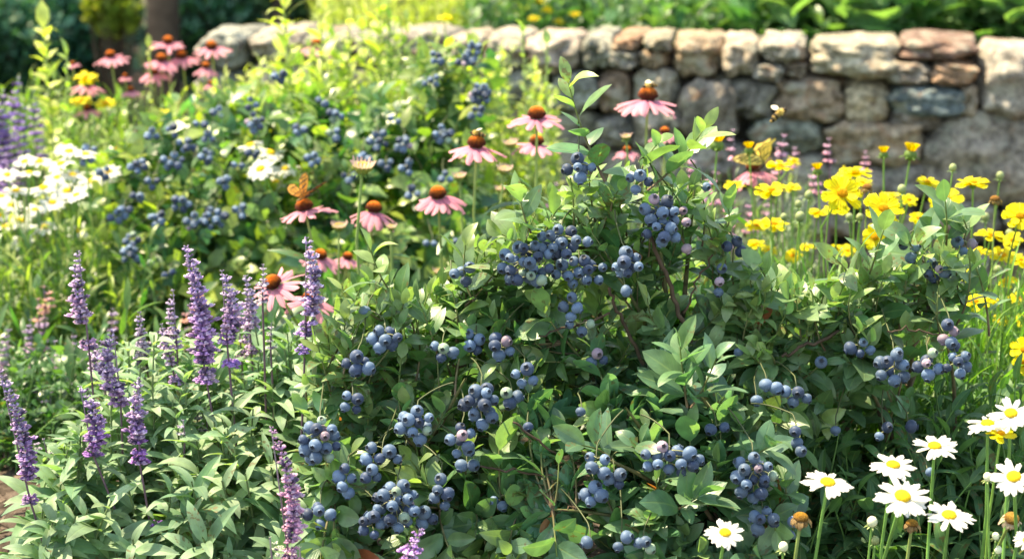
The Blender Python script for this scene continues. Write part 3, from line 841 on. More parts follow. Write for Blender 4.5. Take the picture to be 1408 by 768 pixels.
# ------------------------------------------------------------------ fills of herbs, grass and low leaves
def fill(name, label, cat, n, xr, topf, bottom, Yf, tpls, size, c1, c2, leafn=6, mode='alt', mat=None, blen=.14, spread=60, kind="stuff", up=.35, stem=(.1, .2, .05), jit=.05, stemr=.0011, wood=False, parent=None, lname="leaves", clip=None):
    L_ = Leaves(); S_ = MB()
    for _ in range(n):
        px = R.uniform(*xr); py = R.uniform(topf(px), bottom(px) if callable(bottom) else bottom)
        tip = np.array(P(px, py, Yf(px, py)))
        bx, by = tip[0] + R.gauss(0, jit), tip[1] + R.gauss(0, jit) * .6
        b = np.array((bx, by, min(ground_z(bx, by), tip[2] - .03)))
        pts = bez(b, b * .4 + tip * .6 + np.array((R.gauss(0, .01), R.gauss(0, .01), .01)), tip, 7)
        tube(S_, pts, [stemr * 1.5, stemr * .7], np.array(stem) * R.uniform(.7, 1.3), 4)
        L = np.linalg.norm(tip - b); tn = R.random()
        cf = lambda t: mixc(c1, c2, min(1, max(0, tn * t + R.uniform(-.15, .25)))) * R.uniform(.75, 1.25)
        leafy(L_, pts, leafn, size * R.uniform(.75, 1.2), cf, t0=max(.05, 1 - blen / max(L, .01)), mode=mode, spread=spread, up=up, tipleaf=mode != 'alt' or R.random() < .6)
    if parent is None:
        # stems and leaves of one mass in one mesh
        o = L_.build(name, mat or M_LEAFB, None, tpls)
        s = S_.build("stems", M_STEM, o)
        s["kind"] = "stuff"
        tag(o, label, cat, kind=kind)
        return o
    L_.build(lname, mat or M_LEAFB, parent, tpls); S_.build("stems", M_STEM, parent)

# low cover over the whole bed, in true ground coordinates
def cover(name, label, n, xr, yr, h, tpls, size, c1, c2, mat, leafn=5, cond=None):
    L_ = Leaves(); S_ = MB()
    for _ in range(n):
        x, y = R.uniform(*xr), R.uniform(*yr)
        if cond and not cond(x, y): continue
        z = ground_z(x, y); hh = h * R.uniform(.4, 1.1)
        pts = bez((x, y, z), (x + R.gauss(0, .01), y, z + hh * .6), (x + R.gauss(0, .03), y + R.gauss(0, .03), z + hh), 5)
        tube(S_, pts, [.0016, .0008], (.08, .14, .04), 4)
        tn = R.random()
        cf = lambda t: mixc(c1, c2, min(1, max(0, tn * t))) * R.uniform(.75, 1.25)
        leafy(L_, pts, leafn, size * R.uniform(.8, 1.3), cf, t0=.1, up=.5)
    o = L_.build(name, mat, None, tpls)
    s = S_.build("stems", M_STEM, o); s["kind"] = "stuff"
    tag(o, label, "ground cover", kind="stuff")
cover("ground_cover", "dense low green leaves covering the soil of the bed", 1500, (-1.5, 1.35), (2.25, 4.35), .20, LEAF_LB, .06, (.04, .11, .035), (.12, .22, .05), M_LEAFB, 6,
      cond=lambda x, y: not (x < -.35 and y < 2.5))

ip = lambda xs, ys: (lambda x: float(np.interp(x, xs, ys)))
fill("daisy_foliage", "bright narrow green leaves under the white flowers at the left", "foliage", 260, (-40, 215), ip([-40, 60, 215], [300, 290, 330]), 480,
     lambda x, y: R.uniform(2.95, 3.3), LEAF_N + LEAF_LB, .055, (.045, .14, .045), (.30, .36, .10), 8, mat=M_BLADE, blen=.2, spread=35)
fill("low_herbs", "small dark green herbs behind the sage at the left edge", "herbs", 330, (-40, 210), ip([-40, 210], [470, 470]), ip([-40, 40, 90, 210], [640, 660, 680, 600]),
     lambda x, y: R.uniform(2.45, 2.85) - (y - 500) * .0008, LEAF_R + LEAF_LB, .024, (.035, .11, .04), (.12, .22, .08), 8, mat=M_LEAFB, blen=.12)
fill("coneflower_foliage", "dark lance shaped leaves under the pink coneflowers", "foliage", 230, (330, 640), ip([330, 640], [440, 420]), 520,
     lambda x, y: R.uniform(2.4, 2.85), LEAF_LB, .085, (.03, .10, .035), (.09, .2, .06), 6, mat=M_LEAFB, blen=.2, spread=55)
fill("feathery_foliage", "pale yellow green feathery foliage in front of the wall", "foliage", 420, (235, 765), ip([235, 300, 400, 470, 560, 600, 700, 765], [130, 110, 60, 15, 25, 50, 60, 90]), 270,
     lambda x, y: R.uniform(3.75, 4.15), LEAF_EB + LEAF_LB, .042, (.16, .27, .08), (.52, .54, .18), 16, mat=M_BLADE, blen=.30, spread=55)
fill("far_left_foliage", "soft green foliage between the purple spires and the coneflowers", "foliage", 260, (-50, 250), ip([-50, 60, 130, 250], [115, 95, 130, 120]), 300,
     lambda x, y: R.uniform(3.75, 4.3), LEAF_N + LEAF_LB, .06, (.07, .17, .05), (.26, .36, .10), 12, mat=M_BLADE, blen=.25, spread=45)
fill("coreopsis_foliage", "thin bright green stems and blades under the yellow flowers", "foliage", 620, (985, 1440), ip([985, 1060, 1440], [400, 380, 390]), ip([985, 1440], [520, 640]),
     lambda x, y: R.uniform(2.15, 2.75), LEAF_G, .10, (.08, .20, .05), (.20, .34, .07), 5, mat=M_BLADE, blen=.26, spread=22, stem=(.13, .26, .04), jit=.02)
fill("lance_foliage", "dark green lance leaves around the white daisies at the lower right", "foliage", 330, (1085, 1440), ip([1085, 1200, 1300, 1440], [600, 530, 500, 520]), 800,
     lambda x, y: R.uniform(1.95, 2.2) - (y - 600) * .0006, LEAF_L, .052, (.03, .10, .04), (.10, .20, .06), 6, mat=M_SAGELEAF, blen=.16, spread=50)
fill("wall_foot_foliage", "dusty grey green low foliage at the foot of the wall", "foliage", 260, (830, 1120), ip([830, 930, 1120], [250, 225, 240]), 380,
     lambda x, y: R.uniform(3.1, 3.6), LEAF_N, .045, (.10, .17, .09), (.26, .30, .20), 8, mat=M_BLADE, blen=.2, spread=50)
fill("bank_foliage", "broad green leaves growing on the bank above the wall", "foliage", 300, (1020, 1450), ip([1020, 1450], [-60, -60]), 40,
     lambda x, y: R.uniform(5.2, 6.0), LEAF_EB + LEAF_R, .11, (.06, .17, .07), (.26, .38, .19), 8, mat=M_LEAFB, blen=.35, spread=60)
fill("bank_grass", "fine grey green foliage on the bank above the wall", "foliage", 330, (640, 1060), ip([640, 1060], [-60, -60]), 30,
     lambda x, y: R.uniform(5.3, 6.2), LEAF_EB + LEAF_N, .06, (.05, .15, .07), (.18, .30, .14), 14, mat=M_BLADE, blen=.35, spread=45)
fill("yellow_foliage", "hazy yellow green foliage beyond the middle of the wall", "foliage", 260, (440, 760), ip([440, 760], [-60, -60]), 30,
     lambda x, y: R.uniform(5.6, 6.4), LEAF_N, .07, (.30, .36, .10), (.60, .60, .20), 14, mat=M_BLADE, blen=.35, spread=45)

# ------------------------------------------------------------------ sage
def sage_plant(label, n, xr, topf, bottom, base, tone=1.0):
    root = thing("sage_plant", (base[0], base[1], ground_z(*base)), label, "plant", "leafy sage plants at the lower left")
    L_ = Leaves(); S_ = MB()
    for _ in range(n):
        px = R.uniform(*xr); py = topf(px) + (bottom - topf(px)) * R.random() ** 1.15
        Y = 2.12 - (py - 440) * .0008 + R.uniform(-.05, .12)
        tip = np.array(P(px, py, Y))
        bx = base[0] + (tip[0] - base[0]) * .7 + R.gauss(0, .02); by = base[1] + (tip[1] - base[1]) * .6
        b = np.array((bx, by, min(ground_z(bx, by), tip[2] - .04)))
        pts = bez(b, b * .4 + tip * .6 + np.array((0, 0, .02)), tip, 7)
        tube(S_, pts, [.002, .001], np.array((.16, .22, .1)) * R.uniform(.7, 1.2), 5)
        L = np.linalg.norm(tip - b); tn = R.random()
        cf = lambda t: mixc((.10, .21, .12), (.29, .39, .24), min(1, max(0, tn * t * 1.1 + R.uniform(-.15, .2)))) * R.uniform(.8, 1.2) * tone
        leafy(L_, pts, 5, .070 * R.uniform(.8, 1.15), cf, t0=max(.05, 1 - .12 / max(L, .01)), mode='opp', spread=66, up=.3, sizef=lambda t: 1.15 - .65 * t * t, tipleaf=False)
    S_.build("stems", M_STEM, root); L_.build("leaves", M_SAGELEAF, root, LEAF_L)
sage_plant("leafy sage plant at the left edge beside the bare soil", 42, (60, 165), ip([60, 110, 165], [640, 570, 500]), 780, (-.62, 2.0))
sage_plant("tall leafy sage plant behind the two darkest purple spikes", 60, (140, 260), ip([140, 180, 260], [455, 450, 460]), 790, (-.45, 2.06))
sage_plant("leafy sage plant below the largest purple spike", 62, (245, 355), ip([245, 355], [460, 440]), 790, (-.36, 2.08))
sage_plant("leafy sage plant touching the front blueberry bush", 52, (345, 445), ip([345, 400, 445], [430, 440, 500]), 790, (-.27, 2.08))

def floret():
    mb = MB()
    sp = sphere_tpl(6, 5)
    I = np.eye(3)[None]
    mb.batch(sp, I, [(0, .38, 0)], np.array([[.24, .42, .24]]), np.array([(.75, .72, .85)]))
    mb.batch(sp, I, [(0, .85, .08)], np.array([[.24, .26, .24]]), np.array([(1., 1., 1.)]))
    mb.batch(sp, I, [(0.16, 1.0, -.14)], np.array([[.24, .24, .12]]), np.array([(1.25, 1.25, 1.15)]))
    mb.batch(sp, I, [(-.16, 1.0, -.14)], np.array([[.24, .24, .12]]), np.array([(1.2, 1.2, 1.15)]))
    return mb.tpl()
FLORET = floret()
BUDT = sphere_tpl(6, 5)
def sage_spike(label, top, bot, foot, wpx, Y, c=(.30, .17, .50), ctop=(.46, .38, .55), dens=1.0, group=None, low=None, name="sage_spike", stemc=(.16, .09, .13), gap=False, sides=5):
    p0 = np.array(P(*bot, Y)); p1 = np.array(P(*top, Y)); pf = np.array(P(*foot, Y + .02))
    gz = ground_z(pf[0], pf[1])
    dz = p0[2] - pf[2]
    k = (p0[2] - gz) / max(dz, .02); k = min(k, 4)
    base = np.array((p0[0] + (pf[0] - p0[0]) * k * .8, p0[1] + .02, gz))
    root = thing(name, base, label, "flower", group)
    mb = MB()
    tube(mb, np.concatenate([bez(base, pf * .6 + base * .4, p0, 8), bez(p0, (p0 + p1) / 2, p1, 6)[1:]]), [.0017, .0014, .0006], [(.13, .18, .08), stemc, stemc, (.3, .25, .3)], sides)
    mb.build("stem", M_STEM, root)
    f = MB(); L = np.linalg.norm(p1 - p0); step = .0056 / dens
    ax = (p1 - p0) / L; w = wpx * .94 * Y / FPX / 2
    m = max(4, int(L / step)); pos = []; D = []; N = []; S = []; C = []
    bend = R.uniform(-.012, .012)
    sep = R.uniform(.62, .85)
    for i in range(m):
        t = i / (m - 1)
        c0 = p0 + ax * L * t + np.array((1, 0, 0)) * bend * math.sin(t * 3.1)
        whorl = .75 + .25 * math.cos(i * 2 * math.pi / 3.0)   # clumped whorls
        if gap and t < .25 and (i % 5) > 1: continue
        if not gap and t < .2 and (i % 4) == 3: continue
        prof = np.interp(t, [0, .12, .45, .75, .95, 1], [.75, 1, .92, .66, .42, .26])
        nf = max(4, int(round(9 * prof)))
        for q in range(nf):
            a = q * 6.283 / nf + i * 1.1 + R.uniform(-.25, .25)
            rad = np.array((math.cos(a), math.sin(a), 0))
            up = .25 + .7 * t
            d = rad + ax * up * R.uniform(.6, 1.3)
            s = w * prof * whorl * R.uniform(.72, 1.12)
            if t < .6 and R.random() < .10: s *= 1.3
            pos.append(c0 + rad * .0008); D.append(d); N.append(ax + rad * .2); S.append((min(s, .009) * .95, s, min(s, .009) * .95))
            base_c = mixc(np.array(c) * (1.3, 1.35, 1.0), np.array(ctop) * 1.05, min(1, max(0, t * 1.15 - .12 + R.uniform(-.2, .25))))
            if R.random() < .14: base_c = np.array((.13, .09, .17))
            elif R.random() < .25: base_c = mixc(base_c, (.72, .58, .72), .55)
            C.append(base_c * R.uniform(.65, 1.3))
    f.batch(FLORET, frames(np.array(D), np.array(N)), np.array(pos), np.array(S), np.array(C))
    f.build("florets", M_SAGE, root)
    if low:
        pl = np.array(P(*low, Y)); g = MB()
        for q in range(16):
            a = q * 2.4; rad = np.array((math.cos(a), math.sin(a), R.uniform(-.3, .5)))
            g.batch(FLORET, frames(np.array([rad]), np.array([(0, 0, 1.)])), np.array([pl]), np.array([[.007, .010, .007]]), np.array([np.array(c) * R.uniform(.7, 1.3)]))
        g.build("lower_whorl", M_SAGE, root)
    return root
GS = "purple sage spikes at the front left"
DK = (.30, .14, .50)
sage_spike("tall lilac sage spike standing alone at the far left", (108, 346), (122, 478), (133, 560), 34, 2.02, c=(.40, .22, .50), ctop=(.50, .40, .58), group=GS, gap=True)
sage_spike("loose dusty violet sage spike right beside the lone tall one", (156, 456), (166, 556), (170, 600), 38, 2.0, c=(.36, .2, .48), group=GS)
sage_spike("pale lilac sage spike in the second row left of the largest", (192, 430), (206, 535), (209, 580), 30, 2.16, c=(.42, .32, .58), group=GS)
sage_spike("short narrow sage spike leaning left, just left of the largest", (222, 446), (236, 500), (262, 610), 24, 2.1, c=(.40, .27, .52), group=GS, low=(244, 522))
sage_spike("largest purple sage spike, the tallest and thickest of the front row", (256, 340), (284, 525), (300, 590), 44, 2.0, c=(.36, .19, .54), ctop=(.48, .36, .6), group=GS)
sage_spike("slender sage spike with one detached whorl right of the largest", (305, 373), (312, 470), (327, 610), 34, 2.0, c=(.37, .2, .53), group=GS, low=(318, 500))
sage_spike("lilac sage spike behind the slender one, tapering to a fine tip", (338, 380), (346, 485), (352, 560), 32, 2.14, c=(.42, .27, .55), group=GS, gap=True)
sage_spike("small pale closed sage spike in front of a pink coneflower", (362, 364), (361, 415), (366, 530), 20, 2.05, c=(.5, .42, .6), ctop=(.55, .5, .6), group=GS)
sage_spike("grey lilac unopened sage spike, the smallest upright one", (373, 444), (372, 478), (378, 560), 15, 2.05, c=(.52, .46, .58), ctop=(.6, .56, .6), group=GS)
sage_spike("dense bright violet sage spike right of the others, before a coneflower", (421, 328), (420, 460), (416, 560), 36, 1.98, c=(.36, .22, .58), ctop=(.5, .42, .62), group=GS, low=(419, 480))
sage_spike("dark purple sage spike above the middle of the leafy clump", (190, 520), (192, 636), (214, 745), 36, 1.92, c=(.28, .12, .46), group=GS, low=(213, 722))
sage_spike("dark purple sage spike at the left over its own leaning brown stem", (110, 532), (128, 625), (168, 705), 36, 1.93, c=(.29, .13, .48), group=GS)
sage_spike("long drooping purple sage spike at the left edge of the picture", (-2, 505), (42, 690), (62, 735), 34, 1.9, c=(.29, .13, .44), group=GS, gap=True)
sage_spike("tiny grey sage bud spike on a thin stem near the bare soil", (60, 604), (65, 624), (84, 665), 15, 2.05, c=(.46, .42, .55), group=GS)
sage_spike("pinkish purple sage spike at the bottom in front of the blueberries", (373, 588), (398, 772), (402, 800), 34, 1.70, c=(.46, .22, .44), ctop=(.5, .3, .5), group=GS)
sage_spike("vivid violet sage tip at the bottom edge below the blueberries", (580, 728), (560, 785), (560, 830), 36, 1.66, c=(.40, .20, .60), ctop=(.48, .28, .62), group=GS)
sage_spike("pale sage bud spike hanging over leaves left of the pinkish one", (252, 578), (254, 606), (250, 690), 18, 1.98, c=(.48, .44, .56), group=GS)
sage_spike("cream coloured sage spike at the bottom edge left of the pinkish one", (371, 738), (375, 782), (376, 830), 18, 1.67, c=(.55, .55, .42), ctop=(.6, .6, .5), group=GS)
sage_spike("small cream sage spike at the bottom edge right of the pinkish one", (412, 752), (414, 782), (414, 830), 18, 1.67, c=(.6, .56, .42), ctop=(.62, .6, .5), group=GS)
sage_spike("slim lilac sage spike just behind the largest one, on its left", (238, 400), (243, 478), (250, 560), 22, 2.12, c=(.42, .3, .56), group=GS)
sage_spike("faded lilac sage spike between the slender one and the small pale closed one", (327, 420), (332, 490), (338, 570), 20, 2.18, c=(.46, .34, .56), group=GS, gap=True)
sage_spike("small violet sage spike behind the left leaning brown stem", (140, 470), (144, 530), (150, 600), 24, 2.2, c=(.42, .28, .54), group=GS)
sage_spike("thin grey violet sage spike right of the dense bright one", (436, 372), (432, 420), (430, 520), 13, 2.1, c=(.45, .36, .5), group=GS, gap=True)
sage_spike("short pale sage spike among leaves under the slender one", (283, 560), (286, 600), (288, 680), 20, 2.05, c=(.45, .36, .56), group=GS)
GSB = "out of focus violet flower spikes behind the sage"
for k, (x, y, h, wd, Y) in enumerate([(42, 440, 70, 24, 2.7), (75, 470, 60, 22, 2.6), (100, 455, 55, 22, 2.75), (12, 455, 80, 30, 2.7), (95, 520, 50, 20, 2.6), (155, 425, 40, 22, 2.8), (45, 520, 50, 22, 2.6),
                                      (8, 480, 60, 28, 2.6), (60, 430, 50, 22, 2.9), (265, 640 - 110, 40, 20, 2.6), (140, 520, 40, 22, 2.6), (70, 540, 40, 22, 2.5), (28, 560, 50, 24, 2.5)]):
    sage_spike("out of focus violet flower spike behind the sharp sage spikes at the left", (x, y), (x + R.uniform(-5, 5), y + h), (x + 4, y + h + 50), wd, Y, c=(.42, .24, .42), dens=.6, group=GSB, name="violet_spike")
GSF = "far purple spires at the left edge"
for k, (x, y, h, wd) in enumerate([(26, 108, 70, 26), (12, 155, 90, 34), (0, 145, 100, 36), (48, 135, 50, 24), (5, 125, 70, 28), (22, 175, 80, 30), (34, 150, 60, 26), (-6, 190, 70, 34), (60, 165, 50, 22), (10, 205, 60, 30)]):
    sage_spike("blurred purple spire at the left edge far behind the white flowers", (x, y), (x, y + h), (x + 2, y + h + 60), wd, 3.6 + R.uniform(-.1, .1), c=(.30, .17, .58), ctop=(.32, .2, .6), dens=.45, group=GSF, name="purple_spire")
GPK = "dusty pink flower spikes in front of the wall"
for (x, y, h, wd) in [(1078, 188, 40, 22), (1092, 205, 25, 16), (1068, 205, 34, 16), (1140, 192, 30, 16), (1008, 180, 40, 14), (985, 240, 40, 26), (1010, 265, 40, 24), (1030, 285, 35, 24), (960, 250, 40, 22), (1120, 235, 30, 20), (1190, 210, 25, 14), (950, 215, 40, 14),
                      (1055, 275, 30, 20), (780 - 15, 255, 30, 22), (1000, 300, 40, 24), (1045, 350, 30, 16)]:
    sage_spike("blurred dusty pink flower spike between the yellow flowers and the wall", (x, y), (x + R.uniform(-4, 4), y + h), (x, y + h + 50), wd * 1.35, 3.2 + R.uniform(-.2, .2), c=(.66, .34, .56), ctop=(.70, .44, .60), dens=.5, group=GPK, name="pink_spike")
for (x, y) in [(60, 395), (262, 425), (270, 400), (52, 412)]:
    sage_spike("blurred salmon pink flower tuft in the green behind the sage", (x, y), (x + 2, y + 28), (x, y + 80), 26, 2.8, c=(.65, .35, .34), ctop=(.7, .42, .38), dens=.5, group="salmon tufts behind the sage", name="pink_tuft")

# ------------------------------------------------------------------ flower heads (in metres, axis +z, facing up)
def petal(mb, a, r0, ln, wd, shape, elev0, elev1, c0, c1, cup=.15, roll=0.0, rows=7, cols=5, notch=0.0, seed=0, z0=0):
    us = np.linspace(-1, 1, cols); V = []; U = []; C = []
    r, z = r0, z0
    for i in range(rows):
        t = i / (rows - 1)
        e = math.radians(elev0 + (elev1 - elev0) * t)
        if i: r += math.cos(e) * ln / (rows - 1); z += math.sin(e) * ln / (rows - 1)
        w_ = max(shape(t), .05) * wd
        for u in us:
            rr = r; nn = 0
            if notch and i == rows - 1: rr -= notch * ln * (1 - abs(math.cos(u * math.pi * 1.5)) ** .7) 
            rr -= .0 if i < rows - 1 else (u * u) * wd * .5
            x = rr; y = u * w_; zz = z + cup * abs(u) ** 1.6 * w_ + math.sin(t * 7 + seed) * wd * .05 * u + roll * u * w_
            V.append((x * math.cos(a) - y * math.sin(a), x * math.sin(a) + y * math.cos(a), zz))
            U.append((u, t)); C.append(mixc(c0, c1, t))
    mb.add(V, [grid_faces(cols, rows)], C, U)

sh_strap = lambda t: (.45 + .55 * min(1, t * 3.2)) * (1 - max(0, t - .72) ** 2 * 5)
sh_fan = lambda t: (.30 + .75 * t ** .8) * (1 - max(0, t - .8) ** 2 * 6)
def dome(mb, R0, H, nspk, ln, ctop, cbot, spk_w=.16, body=None, z0=0):
    sp = sphere_tpl(16, 9)
    mb.batch(sp, np.eye(3)[None], [(0, 0, z0)], np.array([[R0 * .92, R0 * .92, H * .95]]), np.array([body or cbot]))
    spike = Tpl([(-1, 0, -1), (1, 0, -1), (1, 0, 1), (-1, 0, 1), (-.5, .7, -.5), (.5, .7, -.5), (.5, .7, .5), (-.5, .7, .5), (0, 1, 0)],
                [[(0, 1, 5, 4), (1, 2, 6, 5), (2, 3, 7, 6), (3, 0, 4, 7)], [(4, 5, 8), (5, 6, 8), (6, 7, 8), (7, 4, 8)]])
    P_ = []; D = []; C = []
    for i in range(nspk):
        u = (i + .5) / nspk; zc = 1 - u * 1.05; rr = math.sqrt(max(0, 1 - zc * zc)); a = i * 2.39996
        n = np.array((rr * math.cos(a), rr * math.sin(a), zc))
        P_.append((n[0] * R0 * .9, n[1] * R0 * .9, n[2] * H * .92 + z0)); D.append(n * np.array((1, 1, 1)) + np.array((0, 0, .45)))
        t = min(1, max(0, zc + R.uniform(-.12, .12))); C.append(mixc(cbot, ctop, min(1, t * t * 1.25 if cbot[1] < .03 else t)) * R.uniform(.75, 1.25))
    w_ = R0 * spk_w
    mb.batch(spike, frames(np.array(D), np.tile((.1, .2, .9), (nspk, 1)) + rng.normal(size=(nspk, 3)) * .1), np.array(P_), np.tile((w_, ln, w_), (nspk, 1)), np.array(C))

def cone_heads():
    pet, con = [], []
    for k in range(6):
        mb = MB(); n = 14 + k % 3
        for i in range(n):
            a = 6.283 * i / n + R.uniform(-.08, .08)
            e0 = R.uniform(-10, 2) - (k % 3) * 7; e1 = e0 - R.uniform(8, 28) - (k % 2) * 6
            c = np.array((.80, .33, .40)) * R.uniform(.8, 1.12)
            petal(mb, a, .0072, .0365 * R.uniform(.72, 1.10), .0050 * R.uniform(.8, 1.1), sh_strap, e0 + R.uniform(-12, 8), e1 + R.uniform(-14, 14), c * (.9, .72, .95), mixc(c, (.85, .5, .55), .35), cup=-.35, roll=R.uniform(-.5, .5), notch=.05, seed=i, z0=-.003)
        pet.append(mb.mesh("petals", M_PETAL))
    for k in range(2):
        mb = MB(); dome(mb, .0096, .0094, 170, .0050, (.70, .19, .02), (.08, .015, .008), .13, body=(.06, .012, .006))
        con.append(mb.mesh("cone", M_CONE))
    return pet, con
CPET, CCON = cone_heads()
def daisy_heads():
    pet, dis = [], []
    for k in range(5):
        mb = MB(); n = 19 + k
        for i in range(n):
            if R.random() < .05: continue
            a = 6.283 * i / n + R.uniform(-.13, .13); e0 = R.uniform(-4, 18); lift = -.0004 * (i % 2)
            petal(mb, a, .006, .0265 * R.uniform(.80, 1.08), .0042 * R.uniform(.8, 1.1), sh_strap, e0, e0 - R.uniform(8, 30), (.80, .79, .70), (.86, .86, .82), cup=-.12, roll=R.uniform(-.35, .35), notch=.06, seed=i, z0=lift)
        pet.append(mb.mesh("petals", M_PETAL))
    for k in range(2):
        mb = MB(); dome(mb, .0090, .0045, 150, .0014, (.80, .60, .03), (.75, .45, .02), .13, z0=.0005)
        dis.append(mb.mesh("disc", M_CONE))
    return pet, dis
DPET, DDIS = daisy_heads()
def coreo_heads():
    pet, dis = [], []
    for k in range(5):
        mb = MB()
        for ring, (n, ln, z0) in enumerate(((8, .0250, 0), (6 + k % 2, .0205, .0015))):
            for i in range(n):
                a = 6.283 * (i + ring * .5) / n + R.uniform(-.12, .12); e0 = R.uniform(0, 14) + ring * 12
                c = np.array((.86, .77, .03)) * R.uniform(.9, 1.06)
                petal(mb, a, .004, ln * R.uniform(.88, 1.06), .0078, sh_fan, e0, e0 - R.uniform(0, 25), c * (.97, .86, 1), c, cup=.10, roll=R.uniform(-.3, .3), rows=7, cols=9, notch=.16, seed=i, z0=z0)
        pet.append(mb.mesh("petals", M_PETAL))
    mb = MB(); dome(mb, .0058, .004, 90, .0022, (.78, .40, .015), (.72, .30, .01), .16, z0=.002); dis.append(mb.mesh("disc", M_CONE))
    return pet, dis
OPET, ODIS = coreo_heads()
def calyx_mesh(r=.006, n=8, c=(.12, .22, .06)):
    mb = MB(); sp = sphere_tpl(8, 6); mb.batch(sp, np.eye(3)[None], [(0, 0, -r * .5)], np.array([[r, r, r * .7]]), np.array([c]))
    for i in range(n): petal(mb, 6.283 * i / n, r * .7, r * 1.3, r * .3, sh_lance, 10, -25, c, c, rows=4, cols=3, z0=-r * .4)
    return mb.mesh("calyx", M_STEM)
CALYX = calyx_mesh()

def axis_mat(axis, pos, s, spin=None):
    q = Vector(axis).normalized().to_track_quat('Z', 'Y').to_matrix().to_4x4()
    return Matrix.Translation(pos) @ q @ Matrix.Rotation(R.uniform(0, 6.28) if spin is None else spin, 4, 'Z') @ Matrix.Scale(s, 4)

def stem_to(root, head, base, axis, r=.0014, c=(.22, .32, .08), mid=None, hairy=False):
    mb = MB(); h = np.array(head); b = np.array(base); ax = np.array(Vector(axis).normalized())
    m = h - ax * min(.10, (h[2] - b[2]) * .5) if mid is None else np.array(mid)
    p1 = bez(b, (b + m) / 2 + np.array((R.uniform(-.01, .01), 0, .0)), m, 7); p2 = bez(m, h - ax * .03, h, 5)
    tube(mb, np.concatenate([p1, p2[1:]]), [r * 1.5, r * 1.1, r], np.array(c) * R.uniform(.85, 1.15), 6)
    return mb.build("stem", M_STEM, root)

def flower(kind, label, px, py, wpx, Y, tilt=(0, 0), lean=0, group=None, cat="flower", leaves=0, name=None, stemc=None, stemr=None):
    """tilt: degrees towards the camera, degrees to the right"""
    size, PE, DI, z_off = {"coneflower": (.070, CPET, CCON, .004), "daisy": (.063, DPET, DDIS, 0), "coreopsis": (.048, OPET, ODIS, 0)}[kind]
    s = wpx * Y / FPX / size
    if kind == 'daisy' and Y < 2: tilt = (tilt[0] - 7, tilt[1])
    h = P(px, py, Y)
    t1, t2 = math.radians(tilt[0] + R.uniform(-4, 4)), math.radians(tilt[1] + R.uniform(-4, 4))
    ax = Vector((math.sin(t2), -math.sin(t1), math.cos(t1) * math.cos(t2)))
    bx = h.x + lean * Y / FPX; by = h.y + R.uniform(-.02, .05)
    base = Vector((bx, by, ground_z(bx, by) - .005))
    root = thing(name or kind, base, label, cat, group)
    m = axis_mat(ax, h, s)
    link("petals", R.choice(PE), root, m)
    link("cone" if kind == "coneflower" else "disc", R.choice(DI), root, m)
    link("calyx", CALYX, root, m)
    sr = stemr or {"coneflower": .0019, "daisy": .0016, "coreopsis": .0012}[kind]
    stem_to(root, h - ax * .004 * s, base, ax, sr, stemc or {"coneflower": (.26, .34, .10), "daisy": (.14, .30, .07), "coreopsis": (.17, .32, .06)}[kind])
    if leaves:
        L_ = Leaves()
        leafy(L_, bez(base, (base + h) / 2, h, 8), leaves, .075, lambda t: np.array((.06, .15, .05)) * R.uniform(.8, 1.3), t0=.1, spread=70)
        L_.p = L_.p[:leaves]; L_.d = L_.d[:leaves]; L_.n = L_.n[:leaves]; L_.s = L_.s[:leaves]; L_.c = L_.c[:leaves]
        L_.build("leaves", M_LEAFB, root, LEAF_LB)
    return root, h, ax, s

GC = "pink coneflowers in the middle of the bed"
CONES = [(419, 286, 74, 2.5, (-4, -10), 60, "pink coneflower carrying the orange butterfly"),
 (514, 288, 66, 2.62, (0, 5), 5, "pink coneflower behind the stem of the pale half opened bud"),
 (602, 268, 70, 2.5, (8, 0), -4, "pink coneflower with flat cone standing alone above the centre left"),
 (655, 199, 74, 2.5, (0, 2), 30, "pink coneflower with tall orange cone carrying a bee, left of the centre"),
 (738, 159, 72, 2.5, (4, 0), 6, "pink coneflower with a red brown cone just left of the pale leafy shoot"),
 (738, 196, 60, 2.7, (0, 0), 4, "pink coneflower hidden below and behind a redder coned one"),
 (891, 134, 80, 2.7, (0, 0), 0, "highest pink coneflower against the wall with a bee on its cone"),
 (914, 182, 42, 2.85, (0, 0), 0, "small pink coneflower lower right of the highest one"),
 (376, 390, 74, 2.25, (25, -18), -10, "pink coneflower tilted to the left behind a pale sage spike"),
 (427, 412, 72, 2.3, (10, 10), 0, "drooping pink coneflower right beside the dense violet sage spike"),
 (440, 352, 56, 2.7, (10, 14), 10, "dim pink coneflower behind the violet sage spike"),
 (478, 354, 44, 2.75, (0, 10), 0, "dim pink coneflower half hidden right of the violet sage spike"),
 (1037, 232, 66, 2.75, (0, 0), -6, "pink coneflower under the yellow butterfly"),
 (862, 207, 36, 2.9, (0, 0), 0, "small pink coneflower behind the left shoots of the tallest bush")]
CH = {}
for (x, y, wd, Y, ti, ln, lab) in CONES:
    CH[(x, y)] = flower("coneflower", lab, x, y, wd, Y, ti, ln, GC, leaves=3)
GCF = "far coneflowers at the upper left"
